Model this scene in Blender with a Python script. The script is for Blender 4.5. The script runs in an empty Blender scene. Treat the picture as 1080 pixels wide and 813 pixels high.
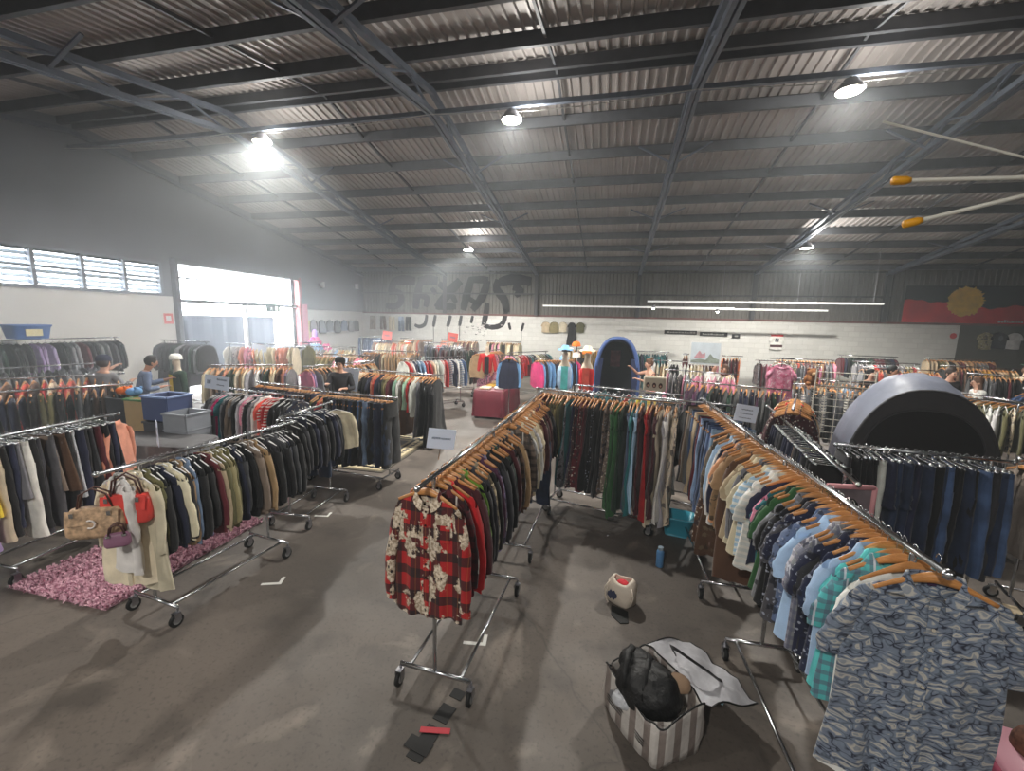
import bpy, math, random
from math import sin, cos, pi, radians, sqrt, atan2
from mathutils import Vector, Matrix, noise

rnd = random.Random(7)
C = bpy.context.scene.collection
S = 2.5 / 2.8            # plan units of the survey -> metres
PI = pi

# ------------------------------------------------------------------ helpers
def lin(c):
    return tuple(((v / 12.92) if v <= .04045 else ((v + .055) / 1.055) ** 2.4) for v in c)

class MB:
    """collects verts and faces; build() links them as one mesh object"""
    def __init__(s): s.v = []; s.f = []; s.m = []; s.cur = 0
    def add(s, vs, fs):
        b = len(s.v); s.v += [tuple(p) for p in vs]
        for f in fs: s.f.append(tuple(b + i for i in f)); s.m.append(s.cur)
        return s
    def box(s, x0, x1, y0, y1, z0, z1):
        vs = [(x, y, z) for z in (z0, z1) for y in (y0, y1) for x in (x0, x1)]
        return s.add(vs, [(0,2,3,1),(4,5,7,6),(0,1,5,4),(2,6,7,3),(0,4,6,2),(1,3,7,5)])
    def bar(s, a, b, w, h=None, up=(0,0,1)):
        """rectangular bar from a to b, w across, h along up"""
        h = w if h is None else h
        a = Vector(a); b = Vector(b); d = (b - a).normalized(); u = Vector(up)
        if abs(d.dot(u)) > .98: u = Vector((1,0,0))
        r = d.cross(u).normalized(); u = r.cross(d)
        vs = []
        for p in (a, b):
            for i, j in ((-1,-1),(1,-1),(1,1),(-1,1)): vs.append(p + r * (w/2*i) + u * (h/2*j))
        return s.add(vs, [(3,2,1,0),(4,5,6,7),(0,1,5,4),(1,2,6,5),(2,3,7,6),(3,0,4,7)])
    def tube(s, pts, r, n=8, cap=True, flat=None):
        """round tube along pts; r number or list; flat=(a,b) scales the section"""
        pts = [Vector(p) for p in pts]; k = len(pts)
        rs = r if isinstance(r, (list, tuple)) else [r] * k
        d0 = (pts[1] - pts[0]).normalized()
        u = Vector((0,0,1)) if abs(d0.z) < .9 else Vector((0,1,0))
        rings = []
        for i in range(k):
            d = (pts[min(i+1,k-1)] - pts[max(i-1,0)]).normalized()
            a = d.cross(u)
            if a.length < 1e-4: a = d.cross(Vector((1,0,0)))
            a.normalize(); u = a.cross(d).normalized()
            fa, fb = flat or (1,1)
            rings.append([pts[i] + (a * cos(2*pi*j/n) * fa + u * sin(2*pi*j/n) * fb) * rs[i] for j in range(n)])
        vs = [p for R in rings for p in R]; fs = []
        for i in range(k-1):
            for j in range(n):
                j2 = (j+1) % n
                fs.append((i*n+j, i*n+j2, (i+1)*n+j2, (i+1)*n+j))
        if cap: fs += [tuple(range(n-1,-1,-1)), tuple((k-1)*n+j for j in range(n))]
        return s.add(vs, fs)
    def rings(s, rings, close_top=False, close_bot=False):
        n = len(rings[0]); vs = [p for R in rings for p in R]; fs = []
        for i in range(len(rings)-1):
            for j in range(n):
                j2 = (j+1) % n
                fs.append((i*n+j, (i+1)*n+j, (i+1)*n+j2, i*n+j2))
        if close_top: fs.append(tuple(range(n)))
        if close_bot: fs.append(tuple((len(rings)-1)*n + j for j in range(n-1,-1,-1)))
        return s.add(vs, fs)
    def strip(s, rows):
        n = len(rows[0]); vs = [p for R in rows for p in R]; fs = []
        for i in range(len(rows)-1):
            for j in range(n-1): fs.append((i*n+j, (i+1)*n+j, (i+1)*n+j+1, i*n+j+1))
        return s.add(vs, fs)
    def ball(s, c, r, n=10, m=7, sc=(1,1,1), fn=None):
        vs = []; fs = []
        for i in range(m+1):
            t = pi * i / m
            for j in range(n):
                a = 2*pi*j/n; p = Vector((sin(t)*cos(a), sin(t)*sin(a), cos(t)))
                k = fn(p) if fn else 1.0
                vs.append((c[0]+p.x*r*sc[0]*k, c[1]+p.y*r*sc[1]*k, c[2]+p.z*r*sc[2]*k))
        for i in range(m):
            for j in range(n):
                j2 = (j+1) % n; fs.append((i*n+j, (i+1)*n+j, (i+1)*n+j2, i*n+j2))
        return s.add(vs, fs)
    def prism(s, poly, axis, d0, d1):
        """closed prism of a 2-D polygon; axis 'x': poly in (y,z), 'y': (x,z), 'z': (x,y)"""
        def P(p, d): return {'x': (d, p[0], p[1]), 'y': (p[0], d, p[1]), 'z': (p[0], p[1], d)}[axis]
        n = len(poly); vs = [P(p, d0) for p in poly] + [P(p, d1) for p in poly]
        fs = [tuple(range(n-1,-1,-1)), tuple(range(n, 2*n))] + [(i, (i+1)%n, n+(i+1)%n, n+i) for i in range(n)]
        return s.add(vs, fs)
    def mesh(s, name, mats, smooth=False):
        me = bpy.data.meshes.new(name); me.from_pydata(s.v, [], s.f)
        for m in (mats if isinstance(mats, (list, tuple)) else [mats]): me.materials.append(m)
        if any(s.m): me.polygons.foreach_set('material_index', s.m)
        if smooth: me.polygons.foreach_set('use_smooth', [True]*len(s.f))
        me.update(); return me
    def build(s, name, mats, parent=None, smooth=False, loc=None, rz=0):
        return link(name, s.mesh(name, mats, smooth), parent, loc, rz)

def link(name, me, parent=None, loc=None, rz=0):
    o = bpy.data.objects.new(name, me); C.objects.link(o)
    if parent is not None: o.parent = parent
    if loc is not None: o.location = tuple(loc) + (0,)*(3-len(loc))
    if rz: o.rotation_euler = (0,0,rz)
    return o
def empty(name, loc=(0,0,0), rz=0):
    o = bpy.data.objects.new(name, None); C.objects.link(o); o.location = tuple(loc) + (0,)*(3-len(loc)); o.rotation_euler = (0,0,rz)
    o.empty_display_size = .1; return o
def tag(o, label, cat, group=None, kind=None):
    o['label'] = label; o['category'] = cat
    if group: o['group'] = group
    if kind: o['kind'] = kind
    return o
def struct(o): o['kind'] = 'structure'; return o
def ordn(n):
    suf = 'th' if 10 <= n % 100 <= 20 else {1:'st',2:'nd',3:'rd'}.get(n % 10, 'th')
    return f'{n}{suf}'

# ------------------------------------------------------------------ materials
def newmat(name):
    m = bpy.data.materials.new(name); m.use_nodes = True
    nt = m.node_tree; b = nt.nodes['Principled BSDF']; return m, nt, b
def nd(nt, t, **kw):
    n = nt.nodes.new(t)
    for k, v in kw.items(): setattr(n, k, v)
    return n
def simple(name, col, rough=.6, metal=0, nscale=0, namt=.12, bump=0, bscale=40, coords='Object', emit=None, estr=0):
    m, nt, b = newmat(name)
    c = lin(col) + (1,)
    b.inputs['Base Color'].default_value = c; b.inputs['Roughness'].default_value = rough; b.inputs['Metallic'].default_value = metal
    tc = nd(nt, 'ShaderNodeTexCoord')
    if nscale:
        n = nd(nt, 'ShaderNodeTexNoise'); n.inputs['Scale'].default_value = nscale; n.inputs['Detail'].default_value = 5
        nt.links.new(tc.outputs[coords], n.inputs['Vector'])
        mr = nd(nt, 'ShaderNodeMapRange'); mr.inputs['From Min'].default_value = .3; mr.inputs['From Max'].default_value = .7
        mr.inputs['To Min'].default_value = 1-namt; mr.inputs['To Max'].default_value = 1+namt
        nt.links.new(n.outputs['Fac'], mr.inputs['Value'])
        mx = nd(nt, 'ShaderNodeMix', data_type='RGBA', blend_type='MULTIPLY'); mx.inputs[0].default_value = 1
        mx.inputs[6].default_value = c; nt.links.new(mr.outputs[0], mx.inputs[7]); nt.links.new(mx.outputs[2], b.inputs['Base Color'])
    if bump:
        n2 = nd(nt, 'ShaderNodeTexNoise'); n2.inputs['Scale'].default_value = bscale; n2.inputs['Detail'].default_value = 4
        nt.links.new(tc.outputs[coords], n2.inputs['Vector'])
        bp = nd(nt, 'ShaderNodeBump'); bp.inputs['Strength'].default_value = bump; bp.inputs['Distance'].default_value = .02
        nt.links.new(n2.outputs['Fac'], bp.inputs['Height']); nt.links.new(bp.outputs['Normal'], b.inputs['Normal'])
    if emit:
        b.inputs['Emission Color'].default_value = lin(emit) + (1,); b.inputs['Emission Strength'].default_value = estr
    return m

def fabric(name, pattern='plain', second=(.9,.88,.84), third=None, sc=1.0, gain=1.0):
    """cloth whose ground colour is the object's own colour; pattern woven or printed over it"""
    m, nt, b = newmat(name); L = nt.links.new
    b.inputs['Roughness'].default_value = .85
    if 'Sheen Weight' in b.inputs: b.inputs['Sheen Weight'].default_value = .15
    oi = nd(nt, 'ShaderNodeObjectInfo'); tc = nd(nt, 'ShaderNodeTexCoord')
    off = nd(nt, 'ShaderNodeVectorMath', operation='SCALE'); off.inputs[0].default_value = (3.1,5.7,4.3); L(oi.outputs['Random'], off.inputs['Scale'])
    ad = nd(nt, 'ShaderNodeVectorMath', operation='ADD'); L(tc.outputs['Object'], ad.inputs[0]); L(off.outputs[0], ad.inputs[1])
    vec = ad.outputs[0]
    def noise_(scale, detail=3, v=None):
        n = nd(nt, 'ShaderNodeTexNoise'); n.inputs['Scale'].default_value = scale; n.inputs['Detail'].default_value = detail
        L(v or vec, n.inputs['Vector']); return n.outputs['Fac']
    def mapr(v, a, b_, c, d):
        r = nd(nt, 'ShaderNodeMapRange'); L(v, r.inputs['Value'])
        for k, x in zip(('From Min','From Max','To Min','To Max'), (a,b_,c,d)): r.inputs[k].default_value = x
        return r.outputs[0]
    def mix(fac, a, c, mode='MIX'):
        x = nd(nt, 'ShaderNodeMix', data_type='RGBA', blend_type=mode)
        if isinstance(fac, float): x.inputs[0].default_value = fac
        else: L(fac, x.inputs[0])
        for i, q in ((6, a), (7, c)):
            if isinstance(q, tuple): x.inputs[i].default_value = q
            else: L(q, x.inputs[i])
        return x.outputs[2]
    def math_(op, a, c=None):
        x = nd(nt, 'ShaderNodeMath', operation=op)
        for i, q in ((0, a), (1, c)):
            if q is None: continue
            if isinstance(q, (int, float)): x.inputs[i].default_value = q
            else: L(q, x.inputs[i])
        return x.outputs[0]
    def xyz():
        s_ = nd(nt, 'ShaderNodeSeparateXYZ'); L(tc.outputs['Object'], s_.inputs[0]); return s_.outputs
    base = oi.outputs['Color']
    sec = lin(second) + (1,); thr = lin(third or (.08,.08,.09)) + (1,)
    if pattern == 'stripe':
        z = xyz()[2]; w = math_('FRACT', math_('MULTIPLY', z, 22*sc)); f = math_('GREATER_THAN', w, .55)
        base = mix(math_('MULTIPLY', f, .8), base, sec)
    elif pattern == 'check':
        o = xyz()
        f1 = math_('GREATER_THAN', math_('FRACT', math_('MULTIPLY', o[0], 13*sc)), .58); f2 = math_('GREATER_THAN', math_('FRACT', math_('MULTIPLY', o[2], 13*sc)), .58)
        base = mix(math_('MULTIPLY', f1, .6), base, thr); base = mix(math_('MULTIPLY', f2, .6), base, thr)
        f3 = math_('GREATER_THAN', math_('FRACT', math_('MULTIPLY', o[0], 6.5*sc)), .92); base = mix(math_('MULTIPLY', f3, .7), base, sec)
    elif pattern in ('floral', 'camo'):
        v = nd(nt, 'ShaderNodeTexVoronoi'); v.inputs['Scale'].default_value = (26 if pattern == 'floral' else 12)*sc; L(vec, v.inputs['Vector'])
        f = mapr(math_('ADD', v.outputs['Distance'], math_('MULTIPLY', noise_(60), .5)), .45, .55, 1, 0)
        base = mix(f, base, sec)
        f = mapr(noise_(14*sc, 2), .55, .6, 0, .8); base = mix(f, base, thr)
    elif pattern == 'denim':
        base = mix(1.0, base, mapr(noise_(5, 2), .35, .65, .75, 1.35), 'MULTIPLY')
    elif pattern == 'dog':
        o = xyz()
        f1 = math_('GREATER_THAN', math_('FRACT', math_('ADD', math_('MULTIPLY', o[0], 7), .3)), .52)
        f2 = math_('GREATER_THAN', math_('FRACT', math_('ADD', math_('MULTIPLY', o[2], 7), .1)), .58)
        base = mix(math_('MULTIPLY', f1, .80), base, thr); base = mix(math_('MULTIPLY', f2, .84), base, thr)
        f4 = math_('GREATER_THAN', math_('FRACT', math_('MULTIPLY', o[0], 14)), .93); base = mix(math_('MULTIPLY', f4, .22), base, (.5,.2,.05,1))
        mp = nd(nt, 'ShaderNodeMapping'); mp.inputs['Scale'].default_value = (1, .2, .6); L(vec, mp.inputs['Vector'])
        v = nd(nt, 'ShaderNodeTexVoronoi'); v.inputs['Scale'].default_value = 8.2; v.inputs['Randomness'].default_value = .9; L(mp.outputs[0], v.inputs['Vector'])
        blob = math_('ADD', v.outputs['Distance'], math_('MULTIPLY', math_('SUBTRACT', noise_(24, 4), .5), .75))
        f = mapr(blob, .43, .48, 1, 0)
        fur = mix(mapr(noise_(55, 4), .42, .6, 0, 1), sec, (.33,.25,.17,1))
        base = mix(f, base, fur)
        v2 = nd(nt, 'ShaderNodeTexVoronoi'); v2.inputs['Scale'].default_value = 26; L(mp.outputs[0], v2.inputs['Vector'])
        base = mix(math_('MULTIPLY', mapr(v2.outputs['Distance'], .16, .2, 1, 0), f), base, thr)
    elif pattern == 'whale':
        mp = nd(nt, 'ShaderNodeMapping'); mp.inputs['Rotation'].default_value = (0, radians(28), 0); mp.inputs['Scale'].default_value = (11.5, 3.4, 31); L(vec, mp.inputs['Vector'])
        wob = nd(nt, 'ShaderNodeTexNoise'); wob.inputs['Scale'].default_value = 9; L(vec, wob.inputs['Vector'])
        wv = nd(nt, 'ShaderNodeVectorMath', operation='SCALE'); L(wob.outputs['Color'], wv.inputs[0]); wv.inputs['Scale'].default_value = 3.0
        av = nd(nt, 'ShaderNodeVectorMath', operation='ADD'); L(mp.outputs[0], av.inputs[0]); L(wv.outputs[0], av.inputs[1])
        v = nd(nt, 'ShaderNodeTexVoronoi', feature='DISTANCE_TO_EDGE'); v.inputs['Scale'].default_value = 1.0; L(av.outputs[0], v.inputs['Vector'])
        d = v.outputs['Distance']
        base = mix(mapr(d, .02, .07, 0, 1), thr, base)
        base = mix(mapr(noise_(30, 2), .45, .6, 0, .5), base, (.20,.25,.32,1))
        base = mix(mapr(d, .17, .24, 0, .85), base, sec)
        base = mix(mapr(d, .30, .34, 0, .7), base, (.16,.2,.26,1))
    base = mix(1.0, base, mapr(noise_(7, 4), .3, .7, .82, 1.12), 'MULTIPLY')
    L(base, b.inputs['Base Color'])
    bp = nd(nt, 'ShaderNodeBump'); bp.inputs['Strength'].default_value = .35; bp.inputs['Distance'].default_value = .012
    L(math_('ADD', noise_(18, 3), math_('MULTIPLY', noise_(220, 1), .25)), bp.inputs['Height']); L(bp.outputs['Normal'], b.inputs['Normal'])
    return m

FAB = {
 'plain': fabric('cloth_plain'), 'stripe': fabric('cloth_striped', 'stripe'), 'check': fabric('cloth_checked', 'check'),
 'gingham': fabric('cloth_gingham', 'check', second=(.85,.86,.9), third=(.35,.36,.45), sc=1.5),
 'floral': fabric('cloth_floral', 'floral', second=(.82,.78,.72), third=(.2,.16,.18)), 'camo': fabric('cloth_mottled', 'camo', second=(.42,.36,.28), third=(.2,.16,.12)),
 'print': fabric('cloth_printed', 'floral', second=(.62,.64,.7), third=(.07,.08,.13), sc=1.3),
 'denim': fabric('cloth_denim', 'denim'), 'dog': fabric('cloth_dog_plaid', 'dog', second=(.86,.8,.72), third=(.09,.06,.07)),
 'whale': fabric('cloth_whale_print', 'whale', second=(.74,.72,.68), third=(.12,.14,.21)),
 'pinkwhite': fabric('cloth_pink_blossom', 'floral', second=(.95,.82,.86), third=(.8,.35,.5), sc=.8),
}
M = {}
M['chrome'] = simple('chrome_steel', (.78,.79,.8), .22, 1.0)
M['dull_chrome'] = simple('brushed_steel', (.6,.6,.62), .35, 1.0, 20, .1)
M['black_metal'] = simple('black_painted_steel', (.06,.06,.065), .4, .3)
M['rubber'] = simple('black_rubber', (.05,.05,.05), .7)
M['grey_plastic'] = simple('grey_hub_plastic', (.55,.55,.55), .5)
def woodmat():
    m, nt, b = newmat('hanger_beech_wood'); L = nt.links.new
    tc = nd(nt,'ShaderNodeTexCoord'); mp = nd(nt,'ShaderNodeMapping'); mp.inputs['Scale'].default_value = (6,60,60); L(tc.outputs['Object'], mp.inputs[0])
    n = nd(nt,'ShaderNodeTexNoise'); n.inputs['Scale'].default_value = 3; n.inputs['Detail'].default_value = 6; L(mp.outputs[0], n.inputs['Vector'])
    r = nd(nt,'ShaderNodeValToRGB'); r.color_ramp.elements[0].color = lin((.62,.40,.22))+(1,); r.color_ramp.elements[1].color = lin((.83,.60,.36))+(1,)
    oi = nd(nt,'ShaderNodeObjectInfo'); mr = nd(nt,'ShaderNodeMapRange'); mr.inputs['To Min'].default_value = .75; mr.inputs['To Max'].default_value = 1.1; L(oi.outputs['Random'], mr.inputs['Value'])
    mx = nd(nt,'ShaderNodeMix', data_type='RGBA', blend_type='MULTIPLY'); mx.inputs[0].default_value = 1
    L(n.outputs['Fac'], r.inputs[0]); L(r.outputs[0], mx.inputs[6]); L(mr.outputs[0], mx.inputs[7]); L(mx.outputs[2], b.inputs['Base Color']); b.inputs['Roughness'].default_value = .35
    return m
M['wood'] = woodmat()
M['white_plastic'] = simple('white_hanger_plastic', (.88,.88,.88), .4)
M['black_plastic'] = simple('black_hanger_plastic', (.05,.05,.055), .4)
M['card'] = simple('white_card', (.86,.9,.97), .7, 0, 8, .03)
M['ink'] = simple('grey_ink', (.45,.5,.58), .8)
M['truss'] = simple('grey_blue_painted_steel', (.40,.43,.48), .5, .2, 6, .15)
M['purlin'] = simple('grey_galvanised_purlin', (.37,.38,.40), .55, .25, 5, .12)
M['steel_dark'] = simple('dark_painted_column_steel', (.25,.25,.26), .6, .1, 5, .12)

def metal_sheet(name, col, rough=.5, dirt=.25):
    m = simple(name, col, rough, .15, 1.3, dirt); return m
M['roof'] = metal_sheet('galvanised_roof_sheet', (.66,.64,.63), .5, .12)
M['wallsheet'] = metal_sheet('dark_grey_wall_sheet', (.40,.39,.37), .6, .15)
M['greywall'] = simple('painted_grey_wall', (.47,.49,.52), .8, 0, .6, .06, .1, 6)
M['whitepaint'] = simple('white_wall_paint', (.86,.86,.85), .75, 0, .8, .05, .08, 10)
M['darkwall'] = simple('dark_olive_wall_paint', (.33,.32,.29), .8, 0, 1, .1)

def brick():
    m, nt, b = newmat('white_painted_brick'); L = nt.links.new
    tc = nd(nt,'ShaderNodeTexCoord'); mp = nd(nt,'ShaderNodeMapping'); mp.inputs['Rotation'].default_value = (radians(90),0,0); L(tc.outputs['Object'], mp.inputs[0])
    br = nd(nt,'ShaderNodeTexBrick'); br.inputs['Scale'].default_value = 1; br.inputs['Brick Width'].default_value = .4; br.inputs['Row Height'].default_value = .2; br.inputs['Mortar Size'].default_value = .012
    br.inputs['Color1'].default_value = lin((.86,.86,.84))+(1,); br.inputs['Color2'].default_value = lin((.82,.82,.80))+(1,); br.inputs['Mortar'].default_value = lin((.80,.80,.78))+(1,)
    L(mp.outputs[0], br.inputs['Vector'])
    n = nd(nt,'ShaderNodeTexNoise'); n.inputs['Scale'].default_value = .9; n.inputs['Detail'].default_value = 4; L(tc.outputs['Object'], n.inputs['Vector'])
    mr = nd(nt,'ShaderNodeMapRange'); mr.inputs['To Min'].default_value = .88; mr.inputs['To Max'].default_value = 1.06; L(n.outputs['Fac'], mr.inputs['Value'])
    mx = nd(nt,'ShaderNodeMix', data_type='RGBA', blend_type='MULTIPLY'); mx.inputs[0].default_value = 1; L(br.outputs['Color'], mx.inputs[6]); L(mr.outputs[0], mx.inputs[7])
    L(mx.outputs[2], b.inputs['Base Color']); b.inputs['Roughness'].default_value = .75
    bp = nd(nt,'ShaderNodeBump'); bp.inputs['Strength'].default_value = .5; bp.inputs['Distance'].default_value = .01; bp.invert = True; L(br.outputs['Fac'], bp.inputs['Height']); L(bp.outputs[0], b.inputs['Normal'])
    return m
M['brick'] = brick()

def concrete():
    m, nt, b = newmat('worn_concrete_floor'); L = nt.links.new
    tc = nd(nt,'ShaderNodeTexCoord'); v = tc.outputs['Object']
    def nz(s, d=5, dist=0):
        n = nd(nt,'ShaderNodeTexNoise'); n.inputs['Scale'].default_value = s; n.inputs['Detail'].default_value = d; n.inputs['Distortion'].default_value = dist; L(v, n.inputs['Vector']); return n.outputs['Fac']
    r = nd(nt,'ShaderNodeValToRGB'); e = r.color_ramp.elements
    e[0].position = .32; e[0].color = lin((.29,.268,.248))+(1,); e[1].position = .68; e[1].color = lin((.435,.40,.37))+(1,)
    L(nz(.45, 6, .6), r.inputs[0])
    def mixm(a, fac, col, mode='MIX'):
        x = nd(nt,'ShaderNodeMix', data_type='RGBA', blend_type=mode); L(a, x.inputs[6]); L(fac, x.inputs[0]); x.inputs[7].default_value = lin(col)+(1,); return x.outputs[2]
    def mr(f, a, b_, c, d):
        x = nd(nt,'ShaderNodeMapRange'); L(f, x.inputs['Value'])
        for k, q in zip(('From Min','From Max','To Min','To Max'), (a,b_,c,d)): x.inputs[k].default_value = q
        return x.outputs[0]
    c = r.outputs[0]
    c = mixm(c, mr(nz(2.6, 7), .52, .70, 0, .65), (.25,.23,.215))
    c = mixm(c, mr(nz(1.1, 8, 1.5), .58, .70, 0, .6), (.56,.52,.48))
    vo = nd(nt,'ShaderNodeTexVoronoi', feature='DISTANCE_TO_EDGE'); vo.inputs['Scale'].default_value = .28; vo.inputs['Randomness'].default_value = 1
    wob = nd(nt,'ShaderNodeTexNoise'); wob.inputs['Scale'].default_value = 1.2; wob.inputs['Detail'].default_value = 5; L(v, wob.inputs['Vector'])
    sc = nd(nt,'ShaderNodeVectorMath', operation='SCALE'); L(wob.outputs['Color'], sc.inputs[0]); sc.inputs['Scale'].default_value = .6
    ad = nd(nt,'ShaderNodeVectorMath', operation='ADD'); L(v, ad.inputs[0]); L(sc.outputs[0], ad.inputs[1]); L(ad.outputs[0], vo.inputs['Vector'])
    c = mixm(c, mr(vo.outputs['Distance'], .0, .004, .4, 0), (.22,.21,.2))
    c = mixm(c, mr(nz(38, 3), .55, .70, 0, .4), (.2,.19,.18))
    L(c, b.inputs['Base Color'])
    L(mr(nz(1.5, 5), .3, .7, .48, .72), b.inputs['Roughness'])
    bp = nd(nt,'ShaderNodeBump'); bp.inputs['Strength'].default_value = .18; bp.inputs['Distance'].default_value = .01; L(nz(14, 8), bp.inputs['Height']); L(bp.outputs[0], b.inputs['Normal'])
    return m
M['concrete'] = concrete()

# ------------------------------------------------------------------ camera, world, lights
cam = bpy.data.cameras.new('camera'); co = bpy.data.objects.new('camera', cam); C.objects.link(co)
yaw, pit, rol, F = radians(-12.956), radians(8.7835), radians(-1.3424), 439.436
f_ = Vector((sin(yaw)*cos(pit), cos(yaw)*cos(pit), -sin(pit))); r_ = Vector((cos(yaw), -sin(yaw), 0)); d_ = f_.cross(r_)
r2 = r_*cos(rol) + d_*sin(rol); d2 = -r_*sin(rol) + d_*cos(rol)
co.matrix_world = Matrix(((r2.x,-d2.x,-f_.x,0),(r2.y,-d2.y,-f_.y,0),(r2.z,-d2.z,-f_.z,2.5),(0,0,0,1)))
cam.sensor_width = 36; cam.lens = F/1080*36; cam.clip_start = .05; cam.clip_end = 200
bpy.context.scene.camera = co

sc = bpy.context.scene
sc.view_settings.view_transform = 'Standard'; sc.view_settings.look = 'None'; sc.view_settings.gamma = 1; sc.view_settings.use_curve_mapping = False
sc.view_settings.exposure = 0.55
sc.cycles.use_denoising = True
try: sc.cycles.denoiser = 'OPENIMAGEDENOISE'
except Exception: pass
sc.cycles.max_bounces = 7; sc.cycles.diffuse_bounces = 4; sc.cycles.glossy_bounces = 3; sc.cycles.sample_clamp_indirect = 6
w = bpy.data.worlds.new('overcast_sky'); sc.world = w; w.use_nodes = True
bg = w.node_tree.nodes['Background']; bg.inputs[0].default_value = (.92,.96,1,1); bg.inputs[1].default_value = 20.0

# ------------------------------------------------------------------ the building
XL, XR, YB, YF, YR = -14.05*S, 24*S, 22*S, -6*S, 8.75*S
ZR, SL = 7.73*S, .17
def roofz(y): return ZR - SL*abs(y - YR)
ZW = 3.12*S                      # top of the masonry
fl = MB().box(XL-.2, XR, YF, YB+.2, -.2, 0).build('floor', M['concrete']); struct(fl)
gr = MB().box(-40, XL-.2, -20, 40, -.25, -.02).build('ground_outside', simple('pale_yard_concrete', (.75,.75,.73), .8, 0, 1, .1)); struct(gr)

def wall_yz(mb, x0, x1, ya, yb, za, zb=None):
    """piece of a wall in the yz plane; zb None = up to the roof"""
    ys = [ya] + ([YR] if ya < YR < yb and zb is None else []) + [yb]
    top = [(y, (roofz(y) + .02) if zb is None else zb) for y in reversed(ys)]
    mb.prism([(ya, za), (yb, za)] + top, 'x', x0, x1)
DY0, DY1, DZ = 11.2*S, 16.6*S, 4.40*S        # the roller door opening
LY0, LY1, LZ0, LZ1 = 3.6*S, 10.75*S, 3.43*S, 4.37*S   # louvres
m1 = MB(); wall_yz(m1, XL-.2, XL, YF, DY0, 0, LZ0-.08); wall_yz(m1, XL-.2, XL, DY1, YB+.3, 0, ZW)
struct(m1.build('wall_left', M['whitepaint']))
m2 = MB(); wall_yz(m2, XL-.2, XL, YF, LY0, LZ0-.08); wall_yz(m2, XL-.2, XL, LY0, LY1, LZ1); wall_yz(m2, XL-.2, XL, LY1, DY0, LZ0-.08)
wall_yz(m2, XL-.2, XL, DY0, DY1, DZ); wall_yz(m2, XL-.2, XL, DY1, YB+.3, ZW)
struct(m2.build('wall_left_upper', M['greywall']))
# louvre band: frame, mullions and five slats a bay
lv = empty('window_1', (XL-.1, (LY0+LY1)/2, LZ0)); struct(lv)
fr = MB(); h = LZ1-LZ0; hl = (LY1-LY0)/2
fr.box(-.06,.14,-hl,hl,-.08,0).box(-.06,.14,-hl,hl,h-.04,h+.02)
nb = 7
for i in range(nb+1): y = -hl + 2*hl*i/nb; fr.box(-.05,.12,y-.035,y+.035,0,h)
fr.box(-.05,.08,-hl,hl,h*.48,h*.52)
fr.build('window_frame', simple('grey_louvre_frame', (.5,.53,.57), .6), lv)
slm = simple('louvre_slat_metal', (.62,.66,.7), .5)
for k in range(7):
    z = h*(k+.6)/7
    MB().bar((0,-hl,z),(0,hl,z),.115,.014,(.8,0,.6)).build('louvre_slat', slm, lv)
# roller door opening: lintel, drum, mid rail, posts
dr = empty('door_1', (XL, (DY0+DY1)/2, 0)); struct(dr); hd = (DY1-DY0)/2; dgm = simple('door_rail_grey', (.42,.44,.47), .5)
MB().box(-.15,.1,-hd,hd,3.16*S,3.28*S).build('mid_rail', dgm, dr)
MB().box(-.12,0,-.04+(13.9*S-(DY0+DY1)/2),.04+(13.9*S-(DY0+DY1)/2),0,3.16*S).build('door_post', simple('white_door_post', (.85,.85,.85), .5), dr)
MB().box(-.16,.16,-hd-.12,-hd,0,DZ+.1).build('door_jamb', dgm, dr)
MB().box(-.16,.2,hd,hd+.14,0,DZ+.1).build('door_jamb', simple('red_door_jamb', (.62,.22,.25), .5), dr)
MB().box(-.16,.2,-hd-.12,hd+.14,DZ,DZ+.14).build('door_lintel', dgm, dr)
MB().tube([(-.3,-hd+.2,DZ-.35),(-.3,.3,DZ-.35)],.03).build('chain_pipe', dgm, dr)
pk = MB().box(XL-.02, XL+.06, DY1+.15, DY1+.62, 0, 3.35*S).build('trim_1', simple('pink_wall_strip', (.93,.62,.72), .6)); struct(pk)
yl = MB().box(XL-.02, XL+.05, DY1+.63, DY1+.95, 0, 2.6*S).build('trim_2', simple('cream_wall_strip', (.92,.86,.66), .6)); struct(yl)
tarp = MB()
for i in range(19):
    y0 = 9.5*S + i*.40; tarp.strip([[(-16.6*S + .02*sin(y0*9), y0, z) for y0 in (y0, y0+.21, y0+.42)] for z in (2.45, 0)])
tag(tarp.build('shade_cloth_screen', simple('blue_grey_shade_cloth', (.07,.10,.16), .8, 0, 3, .1)), 'blue-grey shade cloth screen outside the open roller door', 'screen')

# back wall: painted block below, ribbed sheet above
XW = 14.65*S
struct(MB().box(XL-.2, XW, YB, YB+.2, 0, ZW).build('wall_back', M['brick']))
struct(MB().box(XW, XR, YB, YB+.2, 0, ZW).build('wall_back_right', M['darkwall']))
def ribbed(x0, x1, pitch, depth, fn, name, mat):
    """sheet with trapezoid ribs running along the second direction; fn(x, d, t) -> point"""
    xs = []; x = x0
    while x < x1:
        xs += [(x, 0), (x+pitch*.62, 0), (x+pitch*.72, depth), (x+pitch*.90, depth)]; x += pitch
    xs.append((x, 0))
    mb = MB(); mb.strip([[fn(a, d, t) for a, d in xs] for t in (0, 1)])
    return struct(mb.build(name, mat))
ribbed(XL, XR, .17, .03, lambda x, d, t: (x, YB+.06-d*1.0, ZW + t*(roofz(YB)-ZW+.05)), 'wall_back_upper', M['wallsheet'])
struct(MB().box(XL, XR, YB-.03, YB+.1, ZW-.05, ZW+.03).build('trim_3', simple('rust_red_flashing', (.42,.27,.25), .6, 0, 3, .2)))
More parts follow.
